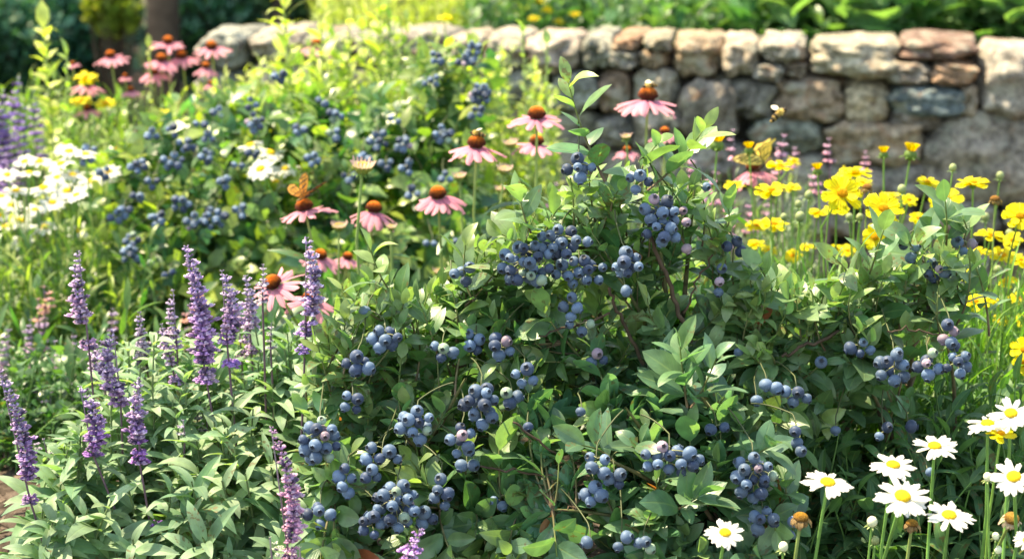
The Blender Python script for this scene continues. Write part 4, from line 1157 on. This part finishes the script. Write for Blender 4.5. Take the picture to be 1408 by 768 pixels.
for (x, y, wd, Y, lab) in [(152, 77, 42, 3.8, "blurred far coneflower with bright orange cone, set apart left of the far group"),
 (231, 58, 46, 3.95, "topmost blurred coneflower of the far group"),
 (222, 82, 46, 3.9, "blurred coneflower directly under the topmost far one"),
 (212, 100, 40, 3.9, "lowest left blurred coneflower of the far group"),
 (250, 78, 46, 3.95, "blurred coneflower at the right of the far group"),
 (291, 65, 50, 3.9, "blurred coneflower just before the left end of the wall"),
 (283, 92, 36, 3.85, "small blurred coneflower with dark cone below the wall end"),
 (120, 116, 42, 3.75, "blurred coneflower under a yellow bloom at the left"),
 (180, 124, 30, 3.8, "small dull pink coneflower below the set apart one"),
 (120, 150, 36, 3.7, "pale pink coneflower with yellow beside it at the far left"),
 (172, 105, 20, 3.85, "tiny pink coneflower bud left of the far group"),
 (100, 88, 20, 3.8, "tiny salmon coneflower left of the orange coned one"),
 (435, 62, 48, 4.0, "blurred coneflower in the yellow green foliage before the wall"),
 (290, 115, 24, 3.8, "faint small coneflower low under the wall end")]:
    flower("coneflower", lab, x, y, wd, Y, (4, 0), 0, GCF)

# half opened coneflower buds
def bud_mesh():
    mb = MB(); dome(mb, .009, .006, 70, .006, (.75, .55, .16), (.4, .45, .12), .14)
    for i in range(20): petal(mb, 6.283 * i / 20, .007, .016 * R.uniform(.8, 1.15), .0016, sh_strap, 38, 60, (.62, .55, .3), (.8, .52, .5), cup=.3, rows=5, cols=3, seed=i)
    for i in range(14): petal(mb, 6.283 * i / 14, .006, .010, .002, sh_lance, -5, -40, (.16, .28, .07), (.18, .3, .08), rows=4, cols=3, z0=-.003)
    return mb.mesh("bud_head", M_PETAL)
BUDM = bud_mesh()
def budflower(label, px, py, wpx, Y, r=.0017, lean=0, me=None, name="coneflower_bud", group=None, size=.034, tilt=(0, 0), c=(.24, .33, .1), cat="flower bud", part="bud_head"):
    h = P(px, py, Y); bx = h.x + lean * Y / FPX; base = Vector((bx, h.y + .02, ground_z(bx, h.y + .02)))
    root = thing(name, base, label, cat, group)
    t1, t2 = math.radians(tilt[0]), math.radians(tilt[1] + R.uniform(-6, 6)); ax = Vector((math.sin(t2), -math.sin(t1), math.cos(t1)))
    link(part, me or BUDM, root, axis_mat(ax, h, wpx * Y / FPX / size)); stem_to(root, h, base, ax, r, c)
    return root
GB = "half opened coneflower buds"
for (x, y, wd, Y, lab, ln) in [(498, 234, 40, 2.4, "pale peach half opened coneflower bud on a thick straight stem", 18),
    (693, 236, 26, 2.6, "yellowish coneflower bud between the pink coneflowers at the centre", 0), (702, 200, 24, 2.7, "peach coneflower bud just left of the hidden coneflower", 2),
    (466, 314, 26, 2.6, "greenish yellow coneflower bud between two pink coneflowers", 4), (538, 314, 18, 2.55, "small green coneflower bud with a thick stem under the coneflowers", 2),
    (603, 376, 20, 2.6, "low yellow green coneflower bud left of the pale branch leaves", 2), (688, 262, 18, 2.75, "brownish bud low between the centre coneflowers", 0), (632, 245, 22, 2.7, "green spiky bud below the bee coneflower", 0),
    (861, 190, 18, 2.6, "round orange knob bud behind the shoots of the tallest bush", 0)]:
    budflower(lab, x, y, wd, Y, lean=ln, group=GB, r=.0022 if x in (498, 538) else .0016)

# ------------------------------------------------------------------ coreopsis
GO = "yellow coreopsis in front of the wall"
for (x, y, wd, Y, ti, lab) in [
 (1157, 266, 54, 2.35, (48, 5), "large yellow bloom facing the camera, highest of the two full ones"),
 (1214, 287, 52, 2.3, (45, 8), "full ruffled yellow bloom just above the blueberry shoot"),
 (1176, 238, 44, 2.6, (4, 0), "flat side view yellow bloom directly above the large facing one"),
 (1060, 263, 46, 2.55, (6, -4), "yellow side view bloom at the left below the butterfly"),
 (1072, 229, 36, 2.7, (8, 6), "yellow bloom touching the right of the butterfly"),
 (1092, 222, 20, 2.75, (20, 30), "small yellow bloom curled beside the one touching the butterfly"),
 (1338, 253, 46, 2.4, (6, 0), "flat yellow side view bloom on a tall stem at the right"),
 (1275, 251, 30, 2.6, (10, 5), "small yellow bloom left of the tall stemmed flat one"),
 (1300, 275, 44, 2.55, (40, -8), "yellow facing bloom behind the leafy shoot at the right"),
 (1402, 297, 44, 2.3, (42, -5), "yellow bloom cut by the right edge below the wall"),
 (1362, 324, 40, 2.45, (5, 2), "thin flat yellow bloom right of the top right berries"),
 (1340, 416, 44, 2.25, (12, -10), "ragged yellow bloom lowest at the right among the stems"),
 (1362, 411, 26, 2.3, (20, 25), "small yellow bloom joined to the ragged lowest one"),
 (1064, 309, 38, 2.6, (8, 0), "yellow bloom low at the left above the grassy stems"),
 (1040, 311, 30, 2.7, (8, 0), "yellow bloom left of another low one beside the pink spikes"),
 (1150, 288, 34, 2.55, (14, -5), "small yellow bloom partly behind the large facing one"),
 (1124, 293, 26, 2.6, (10, 0), "tiny yellow bloom left below the large facing one"),
 (1203, 326, 34, 2.3, (70, -10), "yellow bloom hanging down, facing forward under the ruffled one"),
 (1185, 252, 30, 2.7, (5, 0), "thin yellow bloom behind the ruffled one"),
 (1224, 270, 30, 2.7, (5, 0), "yellow bloom peeping over the top of the ruffled one"),
 (1300, 356, 32, 2.2, (60, 0), "yellow bloom among the top right berries"),
 (1378, 352, 38, 2.45, (14, 0), "yellow bloom in the row at the right edge, second from the border"),
 (1402, 358, 36, 2.5, (12, 0), "yellow bloom touching the right border in the lower row"),
 (1345, 346, 28, 2.5, (12, 0), "yellow bloom left of the right hand lower row"),
 (1376, 597, 40, 1.74, (10, 0), "orange yellow bloom directly beneath the upper right daisies"),
 (1408, 480, 36, 2.15, (50, -25), "upper yellow bloom cut by the right edge halfway down"),
 (1410, 500, 34, 2.15, (50, -25), "lower yellow bloom cut by the right edge halfway down"),
 (1183, 404, 26, 2.2, (35, -10), "small yellow bloom inside the right blueberry bush"),
 (1150, 342, 20, 2.6, (14, 0), "little yellow bloom above the paired blueberry leaves"),
 (1040, 336, 26, 2.65, (10, 0), "yellow bloom low at the far left of the yellow group"),
 (1110, 340, 22, 2.65, (10, 0), "dim yellow bloom low in the grassy stems"),
 (1058, 345, 22, 2.7, (20, 0), "tiny yellow bloom near the ground left of the grassy stems"),
 (1010, 255, 26, 2.7, (14, 0), "yellow bloom left of the coneflower with the butterfly"),
 (1090, 258, 22, 2.8, (12, 0), "pale yellow bloom between the pink spikes"),
 (1318, 300, 24, 2.6, (16, 0), "yellow bloom just right of the top right leafy shoot")]:
    flower("coreopsis", lab, x, y, wd, Y, ti, R.uniform(-8, 8), GO)
for (x, y, wd) in [(1090, 352, 24), (1165, 345, 24), (1240, 330, 24), (1262, 300, 24), (1330, 380, 26), (1385, 388, 28), (1400, 410, 26), (1392, 330, 26), (1250, 275, 22), (1028, 350, 22), (1405, 440, 24), (1375, 440, 22)]:
    flower("coreopsis", "small yellow bloom low among the crowded stems of the coreopsis drift", x, y, wd, R.uniform(2.4, 2.75), (R.uniform(5, 35), R.uniform(-20, 20)), R.uniform(-8, 8), "small low coreopsis blooms")
for (x, y) in [(752, 14), (768, 30), (735, 26), (742, 2), (790, 20)]:
    flower("coreopsis", "blurred yellow flower on the bank above the middle of the wall", x, y, 16, 5.3, (15, 0), 0, "yellow flowers on the bank", name="bank_flower")
def yellow_bud_mesh():
    mb = MB(); sp = sphere_tpl(10, 7)
    mb.batch(sp, np.eye(3)[None], [(0, 0, 0)], np.array([[.008, .008, .007]]), np.array([(.18, .28, .07)]))
    for i in range(9): petal(mb, i * .7, .003, .013, .005, sh_fan, 75, 50, (.8, .5, .02), (.86, .62, .02), cup=.3, rows=5, cols=5, notch=.1, z0=.002, seed=i)
    for i in range(8): petal(mb, i * .785, .006, .009, .002, sh_lance, 10, -30, (.14, .25, .06), (.14, .25, .06), rows=4, cols=3, z0=-.002)
    return mb.mesh("bud_head", M_PETAL)
YBUD = yellow_bud_mesh()
def dried_mesh(c=(.34, .22, .10), top=(.50, .26, .03)):
    mb = MB(); dome(mb, .0085, .006, 110, .0026, top, (.30, .15, .04), .16)
    for i in range(22):
        e = R.uniform(-40, 10)
        petal(mb, i * .3 + R.uniform(-.1, .1), .006, .013 * R.uniform(.5, 1.1), .0026 * R.uniform(.7, 1.2), sh_strap, e, e - R.uniform(40, 110), np.array(c) * R.uniform(.6, 1.2), np.array(c) * R.uniform(.8, 1.6), cup=R.uniform(-.9, .9), roll=R.uniform(-1, 1), rows=7, cols=5, seed=i, z0=-.001)
    return mb.mesh("seed_head", M_PETAL)
def green_bud_mesh(c=(.24, .28, .12), c2=(.12, .2, .06)):
    mb = MB(); sp = sphere_tpl(10, 7)
    mb.batch(sp, np.eye(3)[None], [(0, 0, .002)], np.array([[.006, .006, .0065]]), np.array([c]))
    for i in range(8): petal(mb, i * .785, .003, .008, .0024, sh_lance, 60, 85, c2, c2, rows=4, cols=3, z0=-.003)
    for i in range(8): petal(mb, i * .785 + .3, .003, .007, .0014, sh_lance, 0, -30, c2, c2, rows=4, cols=3, z0=-.003)
    return mb.mesh("bud_head", M_STEM)
GBUD = green_bud_mesh(); WBUD = green_bud_mesh((.70, .72, .5), (.25, .32, .12)); RBUD = dried_mesh((.30, .20, .07), (.42, .20, .04))
GY = "yellow coreopsis buds in front of the wall"
for (x, y, wd, Y, ti, lab) in [(986, 200, 30, 2.6, (0, 0), "upright yellow orange bud standing clear left of the butterfly"), (1215, 213, 20, 2.6, (0, 0), "small yellow bud on the tallest bare stem before the wall"),
    (1252, 213, 28, 2.6, (0, 10), "yellow opening bud right of the tallest bare stemmed one"), (1030, 207, 20, 2.7, (0, -10), "yellow bud at the left wing of the butterfly"), (1124, 236, 20, 2.6, (0, 0), "yellow orange bud with green collar left of the large bloom")]:
    budflower(lab, x, y, wd, Y, me=YBUD, name="coreopsis_bud", group=GY, size=.024, tilt=ti, r=.0012, c=(.17, .32, .06))
GG = "small round green buds among the yellow coreopsis"
for (x, y) in [(1310, 232), (1375, 243), (1112, 270), (1182, 300), (1142, 263), (1232, 310), (1388, 322), (1372, 372), (1282, 322), (1100, 300), (1240, 262), (1290, 345), (1345, 400), (1098, 282), (1355, 300), (1078, 300), (1168, 300), (1390, 390)]:
    budflower("small round green bud on a thin stem among the yellow coreopsis blooms", x, y, R.uniform(11, 16), R.uniform(2.3, 2.7), me=GBUD, name="green_bud", group=GG, size=.013, r=.0009, c=(.17, .32, .06))
for (x, y, lab) in [(1192, 258, "rust brown spent coreopsis head right of the large facing bloom"), (1368, 274, "orange brown spent coreopsis head above the thin flat yellow bloom"), (1345, 517, "yellow brown spent head under the lowest ragged yellow bloom")]:
    budflower(lab, x, y, 24, 2.35, me=RBUD, name="spent_head", group="spent coreopsis heads", size=.034, r=.001, c=(.2, .28, .08))

# ------------------------------------------------------------------ front daisies
GD = "white daisies at the lower right"
for (x, y, wd, Y, ti, ln, lab) in [
 (997, 732, 60, 1.68, (26, 4), 5, "lowest left white daisy, alone by the hanging berries"),
 (1138, 663, 76, 1.70, (20, 2), 25, "white daisy at the left of the main group, above the dried flower"),
 (1228, 639, 70, 1.78, (14, 0), 6, "white daisy directly behind and above the biggest one"),
 (1241, 682, 82, 1.66, (32, 4), 0, "biggest white daisy in the centre of the group"),
 (1285, 613, 66, 1.80, (14, -6), 12, "topmost white daisy of the main group"),
 (1305, 708, 74, 1.66, (20, 0), -2, "white daisy right of the biggest one and lower"),
 (1358, 582, 66, 1.76, (10, -6), 6, "white daisy resting over the orange yellow bloom"),
 (1390, 568, 64, 1.74, (28, -10), 8, "white daisy at the upper right corner of the daisy group"),
 (1394, 655, 72, 1.68, (34, -12), 0, "large white daisy cut by the right edge"),
 (1412, 742, 40, 1.62, (30, -12), 0, "white daisy almost outside the lower right corner")]:
    flower("daisy", lab, x, y, wd, Y, ti, ln, GD, leaves=0)
DRY = dried_mesh(); PALE = dried_mesh((.72, .58, .42), (.6, .36, .08))
budflower("dried brown daisy with curled petals below the left daisy", 1101, 712, 40, 1.72, me=DRY, name="dried_daisy", size=.034, lean=8, cat="dried flower", part="seed_head", c=(.2, .27, .08))
budflower("small rust coloured seed head behind the biggest daisy", 1254, 720, 32, 1.78, me=DRY, name="dried_daisy", size=.034, cat="dried flower", part="seed_head", c=(.2, .27, .08))
budflower("beige fading daisy at the right edge under the cut one", 1391, 713, 40, 1.72, me=PALE, name="faded_daisy", size=.034, tilt=(30, 0), cat="dried flower", part="seed_head", c=(.2, .27, .08))
GWB = "white daisy buds"
for (x, y, wd, lab) in [(1199, 719, 17, "white daisy bud between the left daisy and the biggest one"), (1077, 753, 16, "cream daisy bud at the bottom right of the hanging berries"), (1358, 657, 14, "pale bud left of the daisy cut by the right edge"),
    (1369, 738, 12, "tiny pale bud below the beige fading daisy"), (1203, 744, 14, "dull green daisy bud at the bottom edge"), (1372, 757, 13, "lowest pale bud near the lower right corner")]:
    budflower(lab, x, y, wd, 1.72, me=WBUD if "green" not in lab else GBUD, name="daisy_bud", group=GWB, size=.013, r=.0012, c=(.15, .3, .07))

# blurred white flowers at the left
GW = "blurred white daisies at the left"
WL = [(95, 208), (118, 212), (55, 222), (40, 238), (78, 244), (60, 258), (22, 262), (100, 240), (15, 282), (48, 288), (28, 303), (72, 278), (142, 243), (150, 236), (8, 312), (92, 262), (62, 312), (105, 268), (0, 270), (0, 296), (34, 222), (128, 250),
      (372, 210), (392, 232), (358, 232), (30, 330), (84, 225), (10, 240), (110, 318), (345, 200), (380, 250)]
for i, (x, y) in enumerate(WL):
    flower("daisy", "blurred white daisy in the drift in front of the middle blueberry bush" if x > 300 else "blurred white daisy in the sunlit drift at the left edge", x, y, R.uniform(34, 46), R.uniform(3.05, 3.3), (R.uniform(4, 24), R.uniform(-14, 14)), R.uniform(-12, 12), GW if x < 300 else "blurred white daisies before the middle bush", name="white_daisy")
GYF = "far yellow blooms at the left"
for (x, y, wd) in [(118, 108, 34), (112, 140, 30), (145, 143, 28), (222, 158, 28), (205, 190, 18), (240, 195, 18), (385, 240, 14), (612, 25, 20), (1084, 16, 22), (160, 205, 14), (445, 230, 14), (608, 162, 16)]:
    flower("coreopsis", {(1084): "orange yellow bloom on the bank above the wall", (612): "yellow bloom in the foliage before the middle of the wall"}.get(x, "far blurred yellow bloom among the left coneflowers and bush"), x, y, wd, 5.3 if x == 1084 else 3.7, (12, 0), 0,
           GYF if x not in (1084, 612) else None, name="yellow_flower")

# ------------------------------------------------------------------ tall pale leafy plants at the back
def tall_plant(label, top, foot_y, wpx, Y, c1=(.20, .30, .08), c2=(.48, .52, .16), n=46):
    t = np.array(P(*top, Y)); base = np.array((t[0] + R.uniform(-.03, .03), t[1], ground_z(t[0], t[1])))
    root = thing("tall_leafy_plant", base, label, "plant", "tall pale leafy plants at the back")
    pts = bez(base, (base + t) / 2 + np.array((R.uniform(-.02, .02), 0, 0)), t, 14); S_ = MB(); tube(S_, pts, [.004, .002], (.3, .36, .14), 6); S_.build("stem", M_STEM, root)
    L_ = Leaves(); w_ = wpx * Y / FPX / 2
    leafy(L_, pts, int(n * 1.3), w_ * 1.9, lambda q: mixc(c1, c2, min(1, q + R.uniform(-.2, .2))) * R.uniform(.8, 1.2), t0=.3, spread=62, sizef=lambda q: 1.15 - .75 * q)
    L_.build("leaves", M_BLADE, root, LEAF_LB + LEAF_EB)
tall_plant("tall pale spire plant with whorled leaves at the upper left", (60, 40), 220, 62, 3.7, n=60)
tall_plant("tallest yellow green plant rising before the left part of the wall", (388, -12), 120, 92, 3.6, n=60)
tall_plant("short pale plant left of the topmost far coneflower", (205, 66), 150, 30, 3.8, n=40)
tall_plant("slim yellow green plant right of the tallest one", (442, 14), 150, 74, 3.7, n=44)
tall_plant("yellow green plant crossing the top edge at the centre left", (520, -20), 150, 84, 3.8, n=60)
tall_plant("pale plant in front of the wall left of the first big stone", (718, 40), 220, 40, 3.7, c1=(.12, .24, .08), c2=(.3, .4, .16), n=44)
tall_plant("wispy green plant before the grey stones left of the pale shoot", (752, 62), 220, 34, 3.6, c1=(.12, .24, .08), c2=(.3, .4, .16), n=40)
tall_plant("feathery plant between the tall yellow green ones", (480, 30), 150, 50, 3.9, n=44)
tall_plant("green plant with broad leaves at the far left before the spires", (92, 78), 200, 44, 3.6, c1=(.10, .22, .06), c2=(.3, .42, .12), n=44)

# ------------------------------------------------------------------ shrubs and trees at the back
def shrub(label, px, py, wpx, hpx, Y, c1, c2, n=150, size=.09, name="shrub", t0=.4):
    c = np.array(P(px, py, Y)); rx = wpx * Y / FPX / 2; rz = hpx * Y / FPX / 2
    g = ground_z(c[0], c[1]); root = thing(name, (c[0], c[1], g), label, "shrub", "dark shrubs under the trees")
    S_ = MB(); L_ = Leaves()
    for i in range(n):
        q = rng.normal(size=3); q = q / np.linalg.norm(q) * rng.uniform(.3, 1) ** .6 * (1 + .25 * noise.noise(Vector(q * 1.5 + px)))
        t = c + q * np.array((rx, rx * .7, rz)); t[2] = max(t[2], g + .05)
        b = np.array((c[0] + R.uniform(-.05, .05), c[1], g)); pts = bez(b, b * .4 + t * .6 + np.array((0, 0, .05)), t, 7)
        tube(S_, pts, [.006, .002], (.07, .05, .035), 5)
        tn = R.random()
        leafy(L_, pts, 12, size, lambda u: mixc(c1, c2, min(1, max(0, tn * u + R.uniform(-.2, .2)))) * R.uniform(.7, 1.3), t0=t0)
    S_.build("branches", M_WOOD, root); L_.build("leaves", M_DARKLEAF, root, LEAF_EB)
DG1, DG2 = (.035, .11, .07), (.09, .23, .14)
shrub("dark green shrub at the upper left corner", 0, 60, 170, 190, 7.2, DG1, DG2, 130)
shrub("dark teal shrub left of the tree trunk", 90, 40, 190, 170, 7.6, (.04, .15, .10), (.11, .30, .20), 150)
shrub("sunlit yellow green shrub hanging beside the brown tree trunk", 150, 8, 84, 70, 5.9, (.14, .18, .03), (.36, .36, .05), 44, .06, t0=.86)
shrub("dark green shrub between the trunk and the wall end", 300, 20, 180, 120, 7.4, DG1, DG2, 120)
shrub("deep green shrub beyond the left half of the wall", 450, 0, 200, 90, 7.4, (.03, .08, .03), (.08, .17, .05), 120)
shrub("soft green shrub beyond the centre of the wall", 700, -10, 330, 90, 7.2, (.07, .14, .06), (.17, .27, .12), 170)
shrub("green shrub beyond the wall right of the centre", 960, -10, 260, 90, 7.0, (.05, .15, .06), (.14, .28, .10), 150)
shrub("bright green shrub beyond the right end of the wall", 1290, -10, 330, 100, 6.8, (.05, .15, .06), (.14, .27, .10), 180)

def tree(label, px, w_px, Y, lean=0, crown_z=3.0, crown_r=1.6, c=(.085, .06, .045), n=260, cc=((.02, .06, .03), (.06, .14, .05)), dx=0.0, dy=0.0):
    p = P(px, 60, Y); g = ground_z(p.x, p.y); root = thing("tree", (p.x, p.y, g), label, "tree", "trees behind the garden")
    r = w_px * Y / FPX / 2; base = np.array((p.x, p.y, g - .05)); top = base + np.array((lean, 0, crown_z + crown_r * .6))
    pts = bez(base, (base + top) / 2 + np.array((.08, 0, 0)), top, 16); T = MB(); tube(T, pts, [r * 1.45, r * 1.05, r * .9, r * .35], c, 14)
    cen = base + np.array((lean * .7 + dx, dy, crown_z)); L_ = Leaves(); tips = []
    for i in range(12):
        a = i * 2.4; q = np.array((math.cos(a), math.sin(a), R.uniform(-.2, .6))); t = cen + q * crown_r * .7; st = pts[8 + i % 7]
        lp = bez(st, (st + t) / 2 + np.array((0, 0, .15)), t, 7); tube(T, lp, [r * .4, r * .1], c, 6); tips.append(t)
    for i in range(n):
        q = rng.normal(size=3); q = q / np.linalg.norm(q) * rng.uniform(.3, 1.0) * (1 + .3 * noise.noise(Vector(q * 2)))
        t = cen + q * np.array((1, 1, .75)) * crown_r; st = tips[int(np.argmin([np.linalg.norm(t - u) for u in tips]))]
        lp = bez(st, (st + t) / 2, t, 5); tube(T, lp, [.012, .004], c, 4)
        leafy(L_, lp, 14, .13, lambda u: mixc(cc[0], cc[1], R.random()), t0=.3)
    T.build("trunk", M_TRUNK, root); L_.build("crown", M_DARKLEAF, root, LEAF_EB)
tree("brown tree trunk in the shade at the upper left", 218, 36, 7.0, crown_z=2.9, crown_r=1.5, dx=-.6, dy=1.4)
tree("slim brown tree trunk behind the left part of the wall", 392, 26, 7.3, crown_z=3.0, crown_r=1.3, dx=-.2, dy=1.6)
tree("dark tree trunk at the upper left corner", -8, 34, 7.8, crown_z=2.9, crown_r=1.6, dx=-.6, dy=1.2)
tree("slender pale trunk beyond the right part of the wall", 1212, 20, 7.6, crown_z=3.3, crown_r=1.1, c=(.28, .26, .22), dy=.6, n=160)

# dark woodland edge far behind, one mass
def woodland():
    L_ = Leaves(); S_ = MB()
    for i in range(2600):
        x = R.uniform(-6, 6); y = R.uniform(9.5, 12); z = R.uniform(-.2, 2.4)
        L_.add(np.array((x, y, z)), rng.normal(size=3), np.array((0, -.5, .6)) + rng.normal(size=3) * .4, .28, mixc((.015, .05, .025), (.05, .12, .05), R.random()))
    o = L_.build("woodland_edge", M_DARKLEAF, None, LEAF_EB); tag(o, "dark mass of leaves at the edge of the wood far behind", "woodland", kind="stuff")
woodland()

# ------------------------------------------------------------------ insects
M_WING = mat_attr("butterfly_wing", 0.6, 0.12, 0.2)
M_HAIR = mat_attr("insect_body", 0.8, 0, 0.2)
def wing_plate(outline, c, spots, thick=.0003, edge=(.03, .02, .015)):
    """a wing as a thin plate: dark margin ring, coloured field cut in cells, raised dark veins"""
    mb = MB(); o = np.array(outline, float); cen = o.mean(0); n = len(o)
    for s in (1, -1):
        V = [(*p, s * thick) for p in o] + [(*(cen + (p - cen) * .84), s * thick) for p in o] + [(*cen, s * thick)]
        F = [(i, (i + 1) % n, n + (i + 1) % n, n + i) for i in range(n)]; T = [(n + i, n + (i + 1) % n, 2 * n) for i in range(n)]
        C = [edge] * n + [c] * n + [c]
        if s < 0: F = [f[::-1] for f in F]; T = [t[::-1] for t in T]
        mb.add(V, [F, T], C)
    V = [(*p, thick) for p in o] + [(*p, -thick) for p in o]; mb.add(V, [[(i, n + i, n + (i + 1) % n, (i + 1) % n) for i in range(n)]], edge)
    for (a, b, w_) in spots:
        for s in (1, -1): tube(mb, [(*a, s * thick), (*((np.array(a) + b) / 2), s * thick * 1.5), (*b, s * thick)], [w_ * .6, w_, w_ * .4], edge, 4)
    return mb
def butterfly(label, pos, heading, c_fore, c_hind, span, open_deg, tail=False, roll=0, pitch=0, stripes=()):
    root = thing("butterfly", pos, label, "butterfly"); s = span
    fore = [(0, 0), (.10, .25), (.45, .62), (.80, .85), (1.0, .86), (.98, .62), (.82, .30), (.45, .02), (.15, -.05)]
    hind = [(0, 0), (.40, .02), (.72, -.08), (.80, -.35), (.66, -.62)] + ([(.62, -.95), (.54, -.95), (.50, -.66)] if tail else [(.50, -.66)]) + [(.30, -.58), (.10, -.36)]
    base = Matrix.Translation(pos) @ Matrix.Rotation(heading, 4, 'Z') @ Matrix.Rotation(math.radians(pitch), 4, 'X') @ Matrix.Rotation(math.radians(roll), 4, 'Y')
    vf = [((0.05, .02), (.95, .80), .012), ((.05, .0), (.92, .55), .012), ((.35, .03), (.5, .55), .03), ((.6, .12), (.72, .75), .03), ((.8, .35), (.88, .8), .025), ((.2, .0), (.27, .36), .025)]
    vh = [((.05, -.02), (.72, -.3), .012), ((.05, -.05), (.55, -.55), .012), ((.3, -.02), (.25, -.5), .022), ((.6, -.08), (.58, -.5), .02)]
    for side in (1, -1):
        for nm, ol, c, v in (("forewing", fore, c_fore, vf), ("hindwing", hind, c_hind, vh)):
            k = .5 * s
            mb = wing_plate([(x * k, y * k) for x, y in ol], c, [(np.array(a) * k, np.array(b) * k, w_ * k) for a, b, w_ in v])
            m = base @ Matrix.Rotation(math.radians(-open_deg) * side, 4, 'Y') @ Matrix.Diagonal((side, 1, 1, 1)) @ Matrix.Translation((.002, .0, .0005 if nm == "forewing" else 0))
            link(nm, mb.mesh(nm, M_WING, False), root, m)
    b = MB(); sp = sphere_tpl(10, 8); I = np.eye(3)[None]; dk = (.04, .03, .02)
    b.batch(sp, I, [(0, .004, 0)], np.array([[.0022, .005, .0022]]), np.array([dk])); b.batch(sp, I, [(0, -.008, 0)], np.array([[.0018, .009, .0018]]), np.array([(.2, .13, .05)])); b.batch(sp, I, [(0, .010, .0005)], np.array([[.0018, .0018, .0018]]), np.array([dk]))
    for sd in (1, -1): tube(b, [(0, .011, 0), (sd * .004, .018, .003), (sd * .006, .023, .004)], [.0003, .0003, .0006], dk, 4)
    for k, yy in enumerate((.006, .003, 0)):
        for sd in (1, -1): tube(b, [(0, yy, -.001), (sd * .004, yy + .001, -.003), (sd * .005, yy, -.007)], [.0003], dk, 4)
    link("body", b.mesh("body", M_HAIR), root, base)
r_, h_, ax_, s_ = CH[(419, 286)]
butterfly("small orange butterfly with raised wings perched on a pink coneflower", h_ + Vector((.000, -.004, .016)), math.radians(-40), (.90, .40, .06), (.90, .46, .10), .062, 48, roll=10, pitch=10)
r_, h_, ax_, s_ = CH[(1037, 232)]
butterfly("yellow butterfly with black stripes and tails on a pink coneflower by the wall", h_ + Vector((.014, -.016, .010)), math.radians(115), (.95, .74, .26), (.95, .70, .16), .078, 68, tail=True, roll=12, pitch=-35)

def bee(label, pos, heading, s=1.0, pitch=0, flying=False):
    root = thing("bee", pos, label, "bee"); b = MB(); sp = sphere_tpl(12, 9); I = np.eye(3)[None]
    def ell(c, r, cc): b.batch(sp, I, [np.array(c) * s], np.array([np.array(r) * s]), np.array([cc]))
    ell((0, .001, 0), (.0036, .0038, .0034), (.62, .42, .12)); ell((0, .006, -.0006), (.0024, .0022, .0024), (.06, .045, .03))
    for i in range(5):
        r = (.0034, .0037, .0036, .0029, .0018)[i]; ell((0, -.0035 - i * .0021, -.0006 - i * .0006), (r, .0016, r * .95), ((.26, .17, .06), (.03, .022, .015))[i % 2])
    for sd in (1, -1):
        tube(b, np.array([(sd * .0008, .0075, 0), (sd * .0018, .0095, .0008), (sd * .0026, .0108, -.0004)]) * s, [.0003 * s], (.04, .03, .02), 4)
        for yy in (.003, .001, -.001): tube(b, np.array([(sd * .002, yy, -.002), (sd * .0045, yy + .0005, -.0032), (sd * .005, yy - .001, -.0065)]) * s, [.0006 * s, .0004 * s], (.06, .045, .03), 4)
        ell((sd * .0014, .0068, 0), (.0009, .0012, .0013), (.02, .015, .015))
    # fuzz
    n = 260; d = rng.normal(size=(n, 3)); d = norm(d); hair = Tpl([(-.5, 0, 0), (.5, 0, 0), (0, 1, 0)], [[(0, 1, 2)]])
    b.batch(hair, frames(d, rng.normal(size=(n, 3))), (np.array((0, .001, 0)) + d * (.0034, .0036, .0032)) * s, np.tile(np.array((.0004, .0016, .0004)) * s, (n, 1)), np.tile((.75, .55, .22), (n, 1)))
    M = Matrix.Translation(pos) @ Matrix.Rotation(heading, 4, 'Z') @ Matrix.Rotation(math.radians(pitch), 4, 'X')
    link("body", b.mesh("body", M_HAIR), root, M)
    for sd in (1, -1):
        for nm, L, W, back in (("forewing", .0095, .0032, 20), ("hindwing", .0068, .0024, 48)):
            mb = MB(); mb.batch(leaf_tpl(sh_ellip, .5, 7, 0, .08, 0, 5), I, [(0, 0, 0)], np.array([[W * 2 * s, L * s, L * s]]), np.array([(.72, .66, .52)]))
            a = -90 - back if flying else -90 - back - 25
            link(nm, mb.mesh(nm, M_WING), root, M @ Matrix.Translation((sd * .002 * s, .001 * s, .003 * s)) @ Matrix.Rotation(math.radians(a) * sd, 4, 'Z') @ Matrix.Rotation(math.radians(30 if flying else 12), 4, 'X'))
bee("bee flying in front of the stone wall", P(1072, 155, 2.5), math.radians(-75), 1.4, 30, True)
r_, h_, ax_, s_ = CH[(891, 134)]
bee("bee sitting on the highest coneflower before the wall", h_ + Vector((0, 0, .0185)), math.radians(110), 1.15, -10)
r_, h_, ax_, s_ = CH[(655, 199)]
bee("bee sitting on the tall orange cone left of the centre", h_ + Vector((0, 0, .017)), math.radians(70), 1.1, 0)
print("verts", sum(len(m.vertices) for m in bpy.data.meshes), "objs", len(bpy.data.objects))
